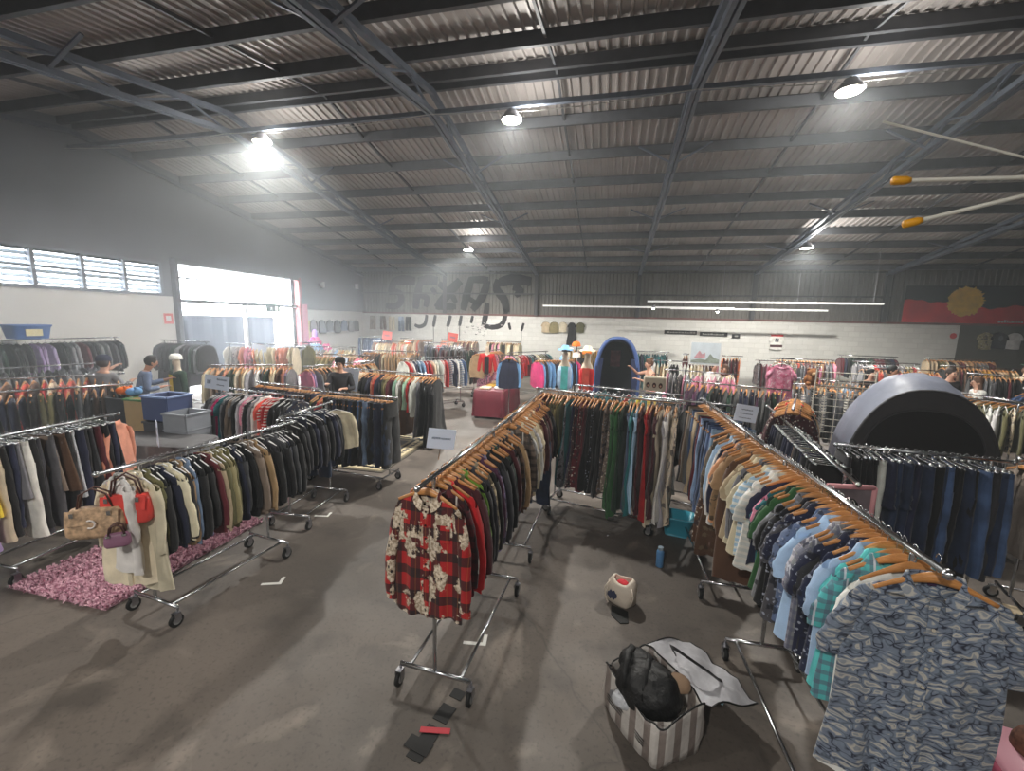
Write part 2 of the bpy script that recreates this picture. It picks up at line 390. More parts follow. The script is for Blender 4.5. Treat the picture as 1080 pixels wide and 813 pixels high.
# front and right walls, behind and beside the camera
struct(MB().prism([(XL-.2,0),(XR,0),(XR,roofz(YF)),(XL-.2,roofz(YF))], 'y', YF-.2, YF).build('wall_front', M['greywall']))
mr_ = MB(); wall_yz(mr_, XR, XR+.2, YF, YB, 0); struct(mr_.build('wall_right', M['darkwall']))
# air volumes added to imitate lens glare: thick by door and louvres, thin elsewhere
def air(name, x0, x1, dens, label):
    hz = bpy.data.materials.new(name); hz.use_nodes = True; hz.node_tree.nodes.clear()
    v = hz.node_tree.nodes.new('ShaderNodeVolumeScatter'); o = hz.node_tree.nodes.new('ShaderNodeOutputMaterial'); hz.node_tree.links.new(v.outputs[0], o.inputs['Volume'])
    v.inputs['Color'].default_value = (.87,.94,1,1); v.inputs['Density'].default_value = dens; v.inputs['Anisotropy'].default_value = .3
    tag(MB().box(x0, x1, YF+.02, YB-.25, .001, ZR+.05).build('haze', hz), label, 'haze', kind='stuff')
air('thick_glare_veil', XL+.02, -6.5*S, .032, 'pale added glare veil before the roller door and the louvres')
air('thin_glare_veil', -6.5*S+.002, XR-.02, .005, 'thin added glare veil over the middle and right of the hall')
# roof sheets
ribbed(XL-.3, XR+.3, .17, .035, lambda x, d, t: (x, YR + t*(YB+.3-YR), roofz(YR + t*(YB+.3-YR)) + .035 - d), 'ceiling', M['roof'])
ribbed(XL-.3, XR+.3, .17, .035, lambda x, d, t: (x, YR - t*(YR-YF+.3), roofz(YR - t*(YR-YF+.3)) + .035 - d), 'ceiling', M['roof'])
# purlins
for k in range(-10, 10):
    y = YR + (1.4*k + .12)*S if k else YR
    if y > YB-.3 or y < YF: continue
    if k == 0:
        for dy in (-.14, .14): struct(MB().box(XL, XR, y+dy-.035, y+dy+.035, roofz(y)-.20, roofz(y+dy)-.005).build('purlin', M['purlin']))
        continue
    z = roofz(y)
    mb = MB(); mb.box(XL, XR, y-.008, y+.008, z-.20, z-.005); mb.box(XL, XR, y-.008, y+.06, z-.21, z-.198); mb.box(XL, XR, y-.008, y+.04, z-.018, z-.006)
    struct(mb.build('purlin', M['purlin']))
# trusses with lattice web, bottom chord sloping from the ridge to the columns
TX = [v*S for v in (-8.95, -3.85, 1.27, 6.45, 11.7, 16.9)]
zb_r, zb_e = 7.02*S, 5.18*S
def zbot(y): return zb_r - (zb_r-zb_e)/(YB-YR)*abs(y-YR)
for x in TX:
    t = empty('roof_truss', (x, YR, zb_r)); struct(t)
    def lo(p): return (p[0]-x, p[1]-YR, p[2]-zb_r)
    for sgn in (1, -1):
        ye = YB if sgn > 0 else YF
        n = 18 if sgn > 0 else 14
        ztop = lambda y: max(roofz(y)-.27, zbot(y)+.07)
        MB().bar(lo((x, YR, ztop(YR))), lo((x, ye, ztop(ye))), .10, .09).build('top_chord', M['truss'], t)
        for dx in (-.045, .045):
            MB().bar(lo((x+dx, YR, zbot(YR))), lo((x+dx, ye, zbot(ye))), .06, .09).build('bottom_chord', M['truss'], t)
        web = MB()
        for i in range(n):
            y0 = YR + (ye-YR)*i/n; y1 = YR + (ye-YR)*(i+1)/n; a = (ztop if i % 2 else zbot); b_ = (zbot if i % 2 else ztop)
            web.bar(lo((x, y0, a(y0))), lo((x, y1, b_(y1))), .035, .035)
        web.build('web', M['truss'], t)
    # fly braces from the bottom chord out to the purlins
    br = MB()
    for yv in (11.4*S, 14.9*S, 18.4*S, 5.4*S):
        for s_ in (-1, 1): br.bar(lo((x, yv, zbot(yv))), lo((x+s_*.75, yv, roofz(yv)-.16)), .055, .03)
    br.build('fly_brace', M['truss'], t)
    c = MB(); c.box(-.07,.07,-.16,-.148,ZW,zb_e); c.box(-.07,.07,-.012,0,ZW,zb_e); c.box(-.006,.006,-.15,-.01,ZW,zb_e)
    struct(c.build('column', M['steel_dark'], None, loc=(x, YB-.02, 0)))
for x in [ (TX[i]+TX[i+1])/2 for i in range(5)] + [TX[0]-2.3]:
    for y0, y1 in ((YR, YB), (YF, YR)):
        mb = MB(); a = (x, y0, roofz(y0)-.11); b_ = (x, y1, roofz(y1)-.11); mb.bar(a, b_, .04, .05); struct(mb.build('purlin_bridging', M['purlin']))
# ridge tie with its cables
struct(MB().bar((XL,YR,7.02*S),(XR,YR,7.02*S),.075,.075).build('ridge_tie_beam', M['truss']))
cb = MB()
for i in range(len(TX)):
    x0 = TX[i-1] if i else XL; x1 = TX[i]
    cb.tube([(x0+(x1-x0)*k/12, YR-.07, 7.0*S - .03 - .10*sin(pi*k/12)) for k in range(13)], .008, 5)
tag(cb.build('power_cable', simple('pale_cable', (.72,.72,.7), .5)), 'pale power cable looping along the ridge beam between the lamps', 'cable')
# girts on the back wall
for z in (4.22*S, 5.28*S): struct(MB().box(XL, 11.9*S, YB-.10, YB-.02, z-.03, z+.03).build('girt', M['steel_dark']))
# end truss against the left wall and edge gutter
struct(MB().bar((XL+.08,YR,roofz(YR)-.28),(XL+.08,YB,roofz(YB)-.28),.10,.10).bar((XL+.08,YR,roofz(YR)-.28),(XL+.08,YF,roofz(YF)-.28),.10,.10).build('edge_rafter', M['truss']))

# high-bay lamps
lampm = simple('lamp_housing_grey', (.5,.5,.52), .4, .5)
lens = simple('lamp_lens_lit', (1,1,1), .3, emit=(1,.97,.88), estr=60)
LP = [(-8.06,8.75,6.75,'under the ridge beam nearest the roller door wall'), (-2.15,8.75,6.75,'under the middle of the ridge beam'), (3.69,8.75,6.75,'under the ridge beam above the long shirt rack'),
      (-5.9,17.0,5.65,'near the back wall above the graffiti'), (6.5,17.0,5.55,'near the back wall, right of the dark columns'),
      (-8.06,-2.2,5.6,None), (-1.6,-3.0,5.6,None), (3.6,-3.4,5.6,None)]  # unseen fill lamps added behind the camera to light the near clothes
LE = (1050, 1200, 1050, 1500, 1600, 380, 460, 130)
for i, (x, y, z, where) in enumerate(LP):
    x, y, z = x*S, y*S, z*S
    if where:
        t = tag(empty('highbay_lamp', (x, y, z)), 'round lit LED high-bay lamp ' + where, 'lamp', 'high-bay lamps')
        MB().tube([(0,0,.0),(0,0,.03),(0,0,.10),(0,0,.16)], [.19,.19,.13,.09], 20).build('housing', lampm, t, True)
        MB().tube([(0,0,-.012),(0,0,0)], [.16,.17], 20).build('lens', lens, t)
        MB().tube([(0,0,.16),(0,0,max(.2, (roofz(y)-.2-z) if abs(y-YR) > .1 else 7.0*S-z))], .012, 6).build('suspension_rod', lampm, t)
    l = bpy.data.lights.new('highbay_and_fill_light', 'SPOT'); l.energy = LE[i]; l.shadow_soft_size = .12; l.color = (1,.965,.9); l.spot_size = radians(165); l.spot_blend = .5
    o = bpy.data.objects.new('highbay_and_fill_light', l); C.objects.link(o); o.location = (x, y, z-.03)
    if where:   # added fill light beside each lamp, brightening the roof sheets
        l2 = bpy.data.lights.new('roof_fill_light', 'POINT'); l2.energy = LE[i]*(.05 if i < 3 else .03); l2.shadow_soft_size = .15; l2.color = (1,.965,.9)
        o2 = bpy.data.objects.new('roof_fill_light', l2); C.objects.link(o2); o2.location = (x+.32, y, z+.05)

# hanging batten tubes near the back wall
batm = simple('white_batten', (.8,.8,.8), .4, emit=(1,1,.97), estr=.25)
BT = [((-3.07,19.3,3.5),(5.0,19.3,3.52),'long white batten rail hung across the back, lowest one at left'), ((1.45,18.6,3.72),(9.9,18.6,3.66),'long white batten rail hung across the back, topmost one'), ((2.6,20.2,3.5),(8.8,20.2,3.42),'long white batten rail hung across the back, nearest the white wall')]
for a, b_, lab in BT:
    a = Vector(a)*S; b_ = Vector(b_)*S
    t = tag(empty('batten_light', a), lab, 'light', 'hanging battens'); d = b_-a
    MB().box(0, d.x, -.03, .03, 0, .06).build('housing', batm, t)
    for k in (.04,.34,.66,.96):
        p = d*k; MB().tube([p+Vector((0,0,.06)), Vector((p.x, p.y, roofz(a.y)-.2-a.z))], .004, 4).build('suspension_wire', lampm, t)
for x, y, z, lab in ((1.75,19.0,3.48,'small spot lamp glowing on the batten rail left of the dark column'), (4.4,19.5,3.4,'small spot lamp glowing below the battens right of the dark column')):
    t = tag(empty('spot_lamp', (x*S, y*S, z*S)), lab, 'lamp')
    MB().tube([(0,0,0),(0,0,.12)], [.07,.05], 12).build('shade', lampm, t); MB().ball((0,0,0), .05).build('bulb', simple('spot_bulb', (1,1,1), .3, emit=(1,.98,.92), estr=25), t)

# ------------------------------------------------------------------ garments
COL = {'whale grey':(.43,.47,.54),'dog red':(.66,.09,.10),'black':(.07,.07,.08),'charcoal':(.19,.19,.21),'navy':(.12,.14,.24),'denim blue':(.26,.35,.50),'pale denim':(.48,.58,.70),'dark denim':(.14,.19,.29),'grey':(.50,.50,.52),
 'dark grey':(.32,.32,.34),'pale grey':(.72,.72,.74),'white':(.90,.90,.88),'cream':(.87,.82,.71),'beige':(.77,.69,.57),'tan':(.64,.52,.38),'brown':(.36,.25,.18),'dark brown':(.22,.16,.13),
 'taupe':(.50,.44,.39),'olive':(.38,.37,.24),'khaki':(.58,.54,.38),'lime green':(.45,.62,.20),'green':(.20,.38,.22),'dark green':(.11,.22,.16),'mint':(.66,.82,.72),'teal':(.14,.42,.44),
 'turquoise':(.36,.76,.76),'pale blue':(.66,.78,.90),'sky blue':(.45,.64,.84),'blue':(.18,.30,.62),'lilac':(.64,.56,.74),'plum':(.34,.18,.30),'purple':(.38,.24,.50),'burgundy':(.36,.10,.14),
 'maroon':(.28,.09,.12),'red':(.74,.10,.12),'coral':(.88,.36,.30),'salmon':(.84,.55,.46),'pink':(.88,.56,.66),'hot pink':(.85,.22,.48),'orange':(.92,.45,.14),'peach':(.90,.68,.52),'mustard':(.72,.56,.18),'yellow':(.90,.78,.25),'slate blue':(.38,.44,.56)}
LC = {k: lin(v) + (1,) for k, v in COL.items()}

def sgp(v, p): return math.copysign(abs(v)**p, v)

class Top:
    """a shirt, jumper or jacket hung from its shoulders; z = 0 is the rail"""
    def __init__(s, L, hw, flare, dep, sleeve, drop, seed, wr=.010, neck=.075, strap=False, waist=0):
        s.L, s.hw, s.fl, s.dep, s.sl, s.drop, s.seed, s.wr, s.neck, s.strap, s.waist = L, hw, flare, dep, sleeve, drop, seed, wr, neck, strap, waist
        r = random.Random(seed); s.ph = [r.uniform(0, 6.3) for _ in range(6)]; s.r = r
        sw = hw - .02 if not strap else hw*.62
        s.prof = [(-.082, neck, .042), (-.098, neck+.035, .044), (-.118, sw*.74, .042), (-.142, sw*.96, .034), (-.165, sw+.006, .036), (-.24, hw-.012, dep*.9)]
        z = -.24
        k = 9
        for i in range(1, k+1):
            t = i/k; zz = -.24 - (L-.24+.08)*t; wv = hw + flare*t - waist*math.exp(-((t-.32)/.16)**2)
            s.prof.append((zz, wv, dep*(1+.15*t)))
    def pt(s, i, a, off=0):
        z, hw, dep = s.prof[i]; z -= .024
        ca, sa = cos(a), sin(a)
        x = hw*sgp(ca, .75); y = (dep*.5+off)*sgp(sa, .85)
        t = max(0, (-z-.2)/max(.1, s.L-.1))
        if i < 3: z -= s.drop*max(0, -sa)**1.5*(1-i*.28)
        wave = sin(x*34 + s.ph[0] + 1.5*sin(z*5+s.ph[1]))*.6 + sin(x*61 + s.ph[2] + z*4)*.4
        y += s.wr*wave*(.35+1.4*t)*min(1, t*4+.15)
        y += .006*sin(z*9+s.ph[3])*t; x += .012*sin(z*6+s.ph[4])*t
        if i == len(s.prof)-1: z += .012*sin(a*3+s.ph[5])
        return (x, y, z)
    def body(s, n=30):
        mb = MB(); mb.rings([[s.pt(i, 2*pi*j/n) for j in range(n)] for i in range(len(s.prof))]); return mb
    def low(s, n=14):
        mb = MB(); idx = [0,2,4,6,9,12,14]
        mb.rings([[s.pt(i, 2*pi*j/n) for j in range(n)] for i in idx])
        if s.sl:
            for sg in (-1,1): s.sleeve(sg, mb, 7, 4)
        return mb
    def sleeve(s, sg, mb=None, n=12, k=9):
        mb = mb or MB(); r = random.Random(s.seed*3+sg)
        x0 = s.hw-.035; L = s.sl; out = .10 if L > .35 else .20; R = []
        for i in range(k+1):
            t = i/k; cx = sg*(x0 + out*L*min(1, t*1.15)+.018*sin(t*pi)); cz = -.194 - L*t*.98; cy = .012*sin(t*4+s.ph[1]) - (.02*t if L > .35 else 0)
            ra = (.085*(1-t) + (.05 if L > .35 else .088)*t)*(1 if t > .08 else .75); rb = s.dep*.42*(1-.35*t)+.006
            ring = []
            for j in range(n):
                a = 2*pi*j/n
                w_ = 1+.10*sin(t*16+s.ph[2]+j)*(t > .1)
                ring.append((cx + ra*.62*cos(a)*w_, cy + rb*sin(a)*w_, cz + ra*.45*cos(a)*-sg*(1-t)*.9))
            R.append(ring)
        mb.rings(R); return mb
    def collar(s, n=18, tall=.034, wide=1.12):
        mb = MB(); rows = [[], [], [], []]
        a0, a1 = -pi/2 + .22, 1.5*pi - .22
        for j in range(n+1):
            a = a0 + (a1-a0)*j/n; x, y, z = s.pt(0, a); e = 1 if 0 < j < n else 1.15
            rows[0].append((x, y, z-.004)); rows[1].append((x*1.02, y*1.05, z+tall*.8)); rows[2].append((x*1.14, y*1.25, z+tall*.7)); rows[3].append((x*1.22*wide, y*1.45-.004, z-tall*.55*e))
        mb.strip(rows); return mb
    def placket(s, hw=.017, off=.006, open_=0):
        mb = MB(); L_, R_ = [], []
        rows = []
        for i in range(1, len(s.prof)):
            z, w, d = s.prof[i]; pts = []
            for dx in (-hw, 0, hw):
                # angle on the front whose x is dx
                a = -pi/2 + math.copysign(math.asin(min(1, (abs(dx)/w)**(1/.75))), dx) if dx else -pi/2
                p = s.pt(i, a); pts.append((dx, p[1]-off, p[2]))
            rows.append(pts)
        mb.strip(rows); return mb
    def front(s, x, zt, off=.004):
        best = min(range(3, len(s.prof)), key=lambda i: abs(s.prof[i][0]-zt)); w = s.prof[best][1]
        a = -pi/2 + (math.copysign(math.asin(min(1, (abs(x)/w)**(1/.75))), x) if x else 0)
        p = s.pt(best, a); return (x, p[1]-off, zt)

def legs(L, hw, dep, leg, seed, n=12, k=6, fold=False):
    r = random.Random(seed); ph = r.uniform(0, 6); mb = MB()
    if fold:      # folded once over the hanger bar: two layers falling either side of it
        R = []
        for i in range(9):
            t = i/8; z = -.118 - L*t; wv = hw*(1+.06*t); d = (.014 + .022*min(1, t*3))*(1+.15*sin(t*7+ph))
            R.append([(wv*sgp(cos(2*pi*j/n), .6), d*sgp(sin(2*pi*j/n), .9)+.005*sin(t*6+ph+j), z) for j in range(n)])
        return mb.rings(R, close_top=True)
    R = []
    for i in range(4):
        t = i/3; z = -.085 - .24*t; wv = hw*(1+.12*t)
        R.append([(wv*sgp(cos(2*pi*j/n), .7), dep*(.5+.3*t)*sgp(sin(2*pi*j/n), .9)+.004*sin(j*2+ph)*t, z) for j in range(n)])
    mb.rings(R)
    for sg in (-1, 1):
        R = []
        for i in range(k+1):
            t = i/k; z = -.315 - (L-.315)*t; cx = sg*hw*(.56+.10*t); rr = hw*.56*(1-t) + leg*t
            R.append([(cx+rr*sgp(cos(2*pi*j/n), .7)+.008*sin(t*9+ph), dep*.62*sgp(sin(2*pi*j/n), .9)+.010*sin(t*11+j*1.3+ph+sg), z) for j in range(n)])
        mb.rings(R)
    return mb
def skirt(L, hw, flare, seed, n=22):
    r = random.Random(seed); ph = r.uniform(0, 6); R = []
    for i in range(8):
        t = i/7; R.append([((hw+flare*t)*sgp(cos(2*pi*j/n), .75), (.02+.025*t)*sgp(sin(2*pi*j/n), .9)+.012*t*sin(j*2.2+ph), -.085-L*t) for j in range(n)])
    return MB().rings(R)

PL = FAB['plain']
TOPS = {}   # kind -> list of (Top, dict of mesh data)
KIND = {
 'shirt':    dict(L=.72, hw=.235, flare=.02, dep=.050, sleeve=.56, drop=.06, collar=True, neck=.09),
 'short_sleeved_shirt': dict(L=.70, hw=.25, flare=.03, dep=.050, sleeve=.27, drop=.07, collar=True, neck=.108),
 't_shirt':  dict(L=.66, hw=.235, flare=.01, dep=.042, sleeve=.22, drop=.05, collar=False),
 'jumper':   dict(L=.62, hw=.245, flare=.0, dep=.062, sleeve=.54, drop=.045, collar=False),
 'jacket':   dict(L=.70, hw=.25, flare=.02, dep=.075, sleeve=.58, drop=.05, collar=True),
 'coat':     dict(L=1.02, hw=.245, flare=.06, dep=.075, sleeve=.58, drop=.06, collar=True),
 'dress':    dict(L=1.12, hw=.20, flare=.10, dep=.05, sleeve=.0, drop=.09, collar=False, waist=.03, wr=.02),
 'long_dress': dict(L=1.32, hw=.19, flare=.12, dep=.05, sleeve=.20, drop=.08, collar=False, waist=.03, wr=.022),
 'blouse':   dict(L=.62, hw=.215, flare=.04, dep=.045, sleeve=.36, drop=.08, collar=False, wr=.014),
 'vest_top': dict(L=.60, hw=.19, flare=.02, dep=.04, sleeve=.0, drop=.10, collar=False, strap=True),
}
SHARE = {}
def hi_parts(kind, v):
    key = (kind, v, 'hi')
    if key not in SHARE:
        k = dict(KIND[kind]); col = k.pop('collar'); T = Top(seed=v*7+len(kind), **k)
        SHARE[key] = (T, T.body().mesh(kind, PL, True), [T.sleeve(s).mesh('sleeve', PL, True) for s in (-1, 1)] if T.sl else [], T.collar().mesh('collar', PL, True) if col else None, T.placket().mesh('button_band', PL) if col else None)
    return SHARE[key]
def lo_mesh(kind, v):
    key = (kind, v, 'lo')
    if key not in SHARE:
        if kind in KIND:
            k = dict(KIND[kind]); k.pop('collar'); mb = Top(seed=v*7+len(kind), **k).low()
        elif kind == 'trousers': mb = legs(.98+.05*v, .19, .06, .10+.015*v, v)
        elif kind == 'jeans': mb = legs(1.0, .19, .065, .105, v+9)
        elif kind == 'folded_trousers': mb = legs(.50+.04*v, .125, .05, .1, v, fold=True)
        elif kind == 'shorts': mb = legs(.50, .20, .07, .13, v)
        elif kind == 'skirt': mb = skirt(.55+.09*v, .17, .08, v)
        SHARE[key] = mb.mesh(kind, PL, True)
    return SHARE[key]
def hanger_meshes(kind):
    if ('h', kind) in SHARE: return SHARE[('h', kind)]
    hk = MB(); zt = {'wood':-.088,'clip':-.07}.get(kind, -.085)
    hk.tube([(0,.016*cos(a),.016*sin(a)) for a in [radians(x) for x in (-20,20,60,100,140,180,215)]] + [(0,-.004,-.03),(0,0,-.045),(0,0,zt)], .0025, 5)
    hb = MB()
    if kind == 'wood':
        xs = [i/10 for i in range(-10, 11)]
        pts = [(x*.20, -.012*x*x, -.084 - .074*abs(x)**1.4) for x in xs]
        hb.tube(pts, [.010+.016*math.exp(-(x/.42)**2) for x in xs], 8, flat=(.62,.95)); mats = (M['wood'], M['chrome'])
    elif kind == 'clip':
        hb.bar((-.17,0,-.075),(.17,0,-.075),.008,.008)
        for x in (-.14,.14): hb.box(x-.018,x+.018,-.014,.014,-.11,-.066)
        mats = (M['chrome'], M['chrome'])
    else:
        m_ = M['white_plastic'] if kind == 'white' else M['black_plastic']
        hb.tube([(-.20,0,-.155),(-.1,0,-.115),(0,0,-.083),(.1,0,-.115),(.20,0,-.155),(.195,0,-.165),(-.195,0,-.165),(-.20,0,-.155)], .005, 6); mats = (m_, M['chrome'])
    SHARE[('h', kind)] = (hb.mesh('hanger', mats[0], True), hk.mesh('hook', mats[1], True)); return SHARE[('h', kind)]

def setcol(o, col, mat):
    o.color = col
    if mat is not PL and o.data.materials:
        o.material_slots[0].link = 'OBJECT'; o.material_slots[0].material = mat
NICE = {'t_shirt':'T-shirt','short_sleeved_shirt':'short-sleeved shirt','vest_top':'vest top','folded_trousers':'folded trousers','long_dress':'long dress'}
PATW = {'plain':'','stripe':'striped ','check':'checked ','gingham':'gingham ','floral':'flower-print ','camo':'mottled ','print':'dark-print ','denim':'denim ','dog':'dog-print plaid ','whale':'whale-print ','pinkwhite':'blossom-print '}
def garment(kind, colour, pat, loc, rz, label, hanger='wood', detail=1, group=None, scale=1.0, cat=None, v=None, hang=True):
    if v is None: v = rnd.randrange(3)
    mat = FAB[pat]; col = LC[colour]
    jb = rnd.uniform(.78, 1.15); jit = tuple(min(1, c*jb*rnd.uniform(.97, 1.03)) for c in col[:3]) + (1,)
    name = kind
    if detail == 2 and kind in KIND:
        T, me, sl, cme, pme = hi_parts(kind, v); o = link(name, me); setcol(o, jit, mat)
        for s_ in sl: setcol(link('sleeve', s_, o), jit, mat)
        if cme: setcol(link('collar', cme, o), jit, mat)
        if pme: setcol(link('button_band', pme, o), tuple(c*.8 for c in jit[:3])+(1,), mat)
    else:
        o = link(name, lo_mesh(kind, v)); setcol(o, jit, mat)
        if detail == 2 and kind in ('trousers','jeans','skirt','shorts'):
            key = ('wb', kind)
            if key not in SHARE:
                hw = .172 if kind == 'skirt' else .193
                SHARE[key] = MB().rings([[(hw*sgp(cos(2*pi*j/16),.7), .034*sgp(sin(2*pi*j/16),.9), z) for j in range(16)] for z in (-.082,-.125)]).mesh('waistband', PL, True)
            setcol(link('waistband', SHARE[key], o), tuple(c*.8 for c in jit[:3])+(1,), mat)
    o.location = loc; o.rotation_euler = (rnd.uniform(-.03,.03), rnd.uniform(-.03,.03), rz); o.scale = (scale*rnd.uniform(.95,1.05), 1, scale*rnd.uniform(.95,1.05))
    if hang:
        if kind in ('trousers','jeans','skirt','shorts') and hanger != 'wood': hanger = 'clip'
        hb, hk = hanger_meshes(hanger); h_ = link('hanger', hb, o)
        if detail >= 1: link('hook', hk, h_)
    tag(o, label, cat or NICE.get(kind, kind.replace('_',' ')), group); return o

# ------------------------------------------------------------------ racks
def rack_part(key, fn, name, mats, smooth=False):
    if key not in SHARE: SHARE[key] = fn().mesh(name, mats, smooth)
    return SHARE[key]
def caster_meshes():
    if 'caster' in SHARE: return SHARE['caster']
    wh = MB(); 
    prof = [(.018,.048),(.024,.052),(.024,.040)]
    wh.tube([(-.013,0,.052),(-.011,0,.052),(.011,0,.052),(.013,0,.052)], [.046,.052,.052,.046], 18)
    hub = MB().tube([(-.016,0,.052),(.016,0,.052)], .03, 14)
    fk = MB(); fk.box(-.022,-.018,-.018,.03,.045,.115); fk.box(.018,.022,-.018,.03,.045,.115); fk.box(-.022,.022,-.018,.03,.110,.117); fk.tube([(0,.02,.115),(0,.02,.15)], .009, 8)
    SHARE['caster'] = (wh.mesh('wheel', M['rubber'], True), hub.mesh('hub', M['grey_plastic']), fk.mesh('caster', M['dull_chrome'])); return SHARE['caster']
def rack(P0, P1, z, label, base=None, width=.52, group='rolling clothes racks', detail=2, metal='chrome', balls=True, simple_=False):
    """rolling rack; rail runs P0 -> P1 (metres, plan), base = (start, end) distances along it"""
    P0 = Vector((P0[0], P0[1], 0)); P1 = Vector((P1[0], P1[1], 0)); d = P1-P0; Lr = d.length; ang = atan2(d.y, d.x) - pi/2
    t = empty('clothes_rack', P0, ang); tag(t, label, 'clothes rack', group)
    b0, b1 = base or (.18, Lr-.18); mm = M[metal]; n = 10 if detail == 2 else 6
    MB().tube([(0,0,z),(0,Lr,z)], .0145, n).build('hanging_rail', mm, t, True)
    if detail == 2 and balls:
        for y in (-.012, Lr+.012): MB().ball((0,y,z), .021, 12, 8).build('rail_end_ball', mm, t, True)
    zb = .155
    for y in (b0, b1):
        MB().tube([(-width/2,y,zb),(width/2,y,zb)], .0145, n).build('crossbar', mm, t, True)
        MB().tube([(0,y,zb),(0,y,zb+.03),(0,y,z-.02),(0,y,z)], [.012,.0135,.0135,.011], n).build('upright', mm, t, True)
        if detail == 2: MB().tube([(0,y,z*.62),(0,y,z*.62+.05)], .017, n).build('clamp_collar', M['dull_chrome'], t)
    for x in (-width*.36, width*.36): MB().tube([(x,b0,zb),(x,b1,zb)], .0115, n).build('base_bar', mm, t, True)
    wm, hm, fm = caster_meshes()
    for y in (b0, b1):
        for x in (-width/2, width/2):
            c = link('caster', fm, t, (x, y-.02, 0), 0); c.rotation_euler = (0,0,0)
            wl = link('wheel', wm, c)
            if detail == 2: link('hub', hm, wl)
    return t

KW = {'s':'shirt','S':'short_sleeved_shirt','t':'t_shirt','j':'jumper','J':'jacket','c':'coat','d':'dress','D':'long_dress','b':'blouse','v':'vest_top','T':'trousers','N':'jeans','f':'folded_trousers','h':'shorts','k':'skirt'}
PW = {'':'plain','-':'stripe','#':'check','%':'gingham','*':'floral','@':'camo','!':'print','~':'denim','&':'pinkwhite'}
def fill(P0, P1, z, specs, end, phrase, hanger='wood', detail=1, group=None, start=0.0, stop=None, scale=1.0, yaw=.15, n0=1):
    """hang the specs ('kind colour' with a pattern mark after the kind) one after another along the rail"""
    P0 = Vector((P0[0], P0[1], 0)); P1 = Vector((P1[0], P1[1], 0)); d = (P1-P0); L = d.length; u = d/L; ang = atan2(d.y, d.x) - pi/2
    stop = L if stop is None else stop; n = len(specs)
    for i, sp in enumerate(specs):
        k, colour = sp.split(' ', 1); kind = KW[k[0]]; pat = PW[k[1:2]]
        if kind == 'jeans' and pat == 'plain': pat = 'denim'
        t = start + (stop-start)*(i+.5)/n + rnd.uniform(-.011,.011); p = P0 + u*t
        nice = NICE.get(kind, kind.replace('_',' '))
        lab = f'{colour} {PATW[pat]}{nice}, {ordn(i+n0)} from {end} of {phrase}'
        if 'denim denim' in lab or 'denim' in colour: lab = lab.replace('denim denim', 'denim', 1)
        garment(kind, colour, pat, (p.x, p.y, z+.0145+.002-.016+.014), ang + rnd.uniform(-yaw, yaw), lab, hanger, detail, group or f'clothes on {phrase}', scale)
def randspecs(n, kinds, cols, pats='', seed=0):
    r = random.Random(seed); out = []; c = r.choice(cols)
    for i in range(n):
        if r.random() < .7: c = r.choice(cols)
        p = r.choice(pats) if pats and r.random() < .3 else ''
        out.append(r.choice(kinds) + p + ' ' + c)
    return out
def U(x, y): return (x*S, y*S)

# ---- the middle rack with the dog-print plaid shirt
A0, A1 = U(-1.15,2.36), U(-1.05,4.25); zA = 1.535
rack(A0, A1, zA, 'chrome rack behind the red dog-print plaid shirt, white card on its rail', base=(.20, 1.36), width=.52)
a_specs = ['s# burgundy','J red','J maroon','s olive','s lime green','J black','s charcoal','s# beige','J black','s plum','s# lilac','s black','J charcoal','J black','s dark green','s black','j maroon','J black','s# dark brown','s# brown','J tan','J brown','s grey']
fill(A0, A1, zA, a_specs, 'front', 'rail behind the dog-print shirt', 'wood', 2, start=.22, stop=1.68, n0=2)
B0, B1 = U(-1.045,4.32), U(-.985,6.35)
rack(B0, B1, zA, 'chrome rack end to end behind the plaid-shirt rack, holding pale and maroon tops', base=(.16, 1.30), width=.50)
b_specs = ['s# taupe','s# grey','t white','s cream','t pale grey','t cream','s white','b cream','s beige','s tan','J maroon','s cream','J dark brown','s burgundy','s maroon','j brown','s charcoal','J black','j dark brown','s maroon','J olive','s black','J charcoal','s burgundy']
fill(B0, B1, zA, b_specs, 'front', 'rack of pale tops beyond plaid-shirt rack', 'wood', 2, start=.03, stop=1.75)

# ---- the long right-hand shirt racks
R0, R1 = U(1.44,2.0), U(1.375,3.78); zR = 1.60
rack(R0, R1, zR, 'chrome rack nearest the striped bag, full of short-sleeved shirts on wooden hangers', base=(.16, 1.36), width=.50)
r_specs = ['S% turquoise','S turquoise','S pale blue','S! navy','S! navy','S! charcoal','S% grey','S% pale grey','S pale blue','S! slate blue','S denim blue','S! navy','S! dark grey','S! black','S! grey','S black','S green','S dark green','t teal','t pink','t navy','S- white','S- cream','S white','S- pale blue','S cream','s dark grey','s charcoal','s grey','S cream','S beige']
fill(R0, R1, zR, r_specs, 'front', 'shirt rail behind the whale-print shirt', 'wood', 2, start=.19, stop=1.62, scale=.98, n0=2)
Q0, Q1 = U(1.36,3.86), U(1.30,6.15)
rack(Q0, Q1, zR, 'chrome rack end to end beyond the short-sleeved shirts, with jeans at its far end', base=(.42, 1.62), width=.50)
q_specs = ['c brown','S tan','s@ tan','S! taupe','S peach','s navy','s white','s pale blue','s@ taupe','d@ brown','d* brown','N pale denim','N denim blue','N denim blue','N dark denim','N denim blue','N dark denim','N pale denim','N denim blue','T burgundy','N dark denim','T beige','k red','T cream','N denim blue','N dark denim','T grey','T taupe','k brown','T black']
fill(Q0, Q1, zR, q_specs, 'front', 'rail beyond the short-sleeved shirts', 'wood', 2, start=.02, stop=1.98)

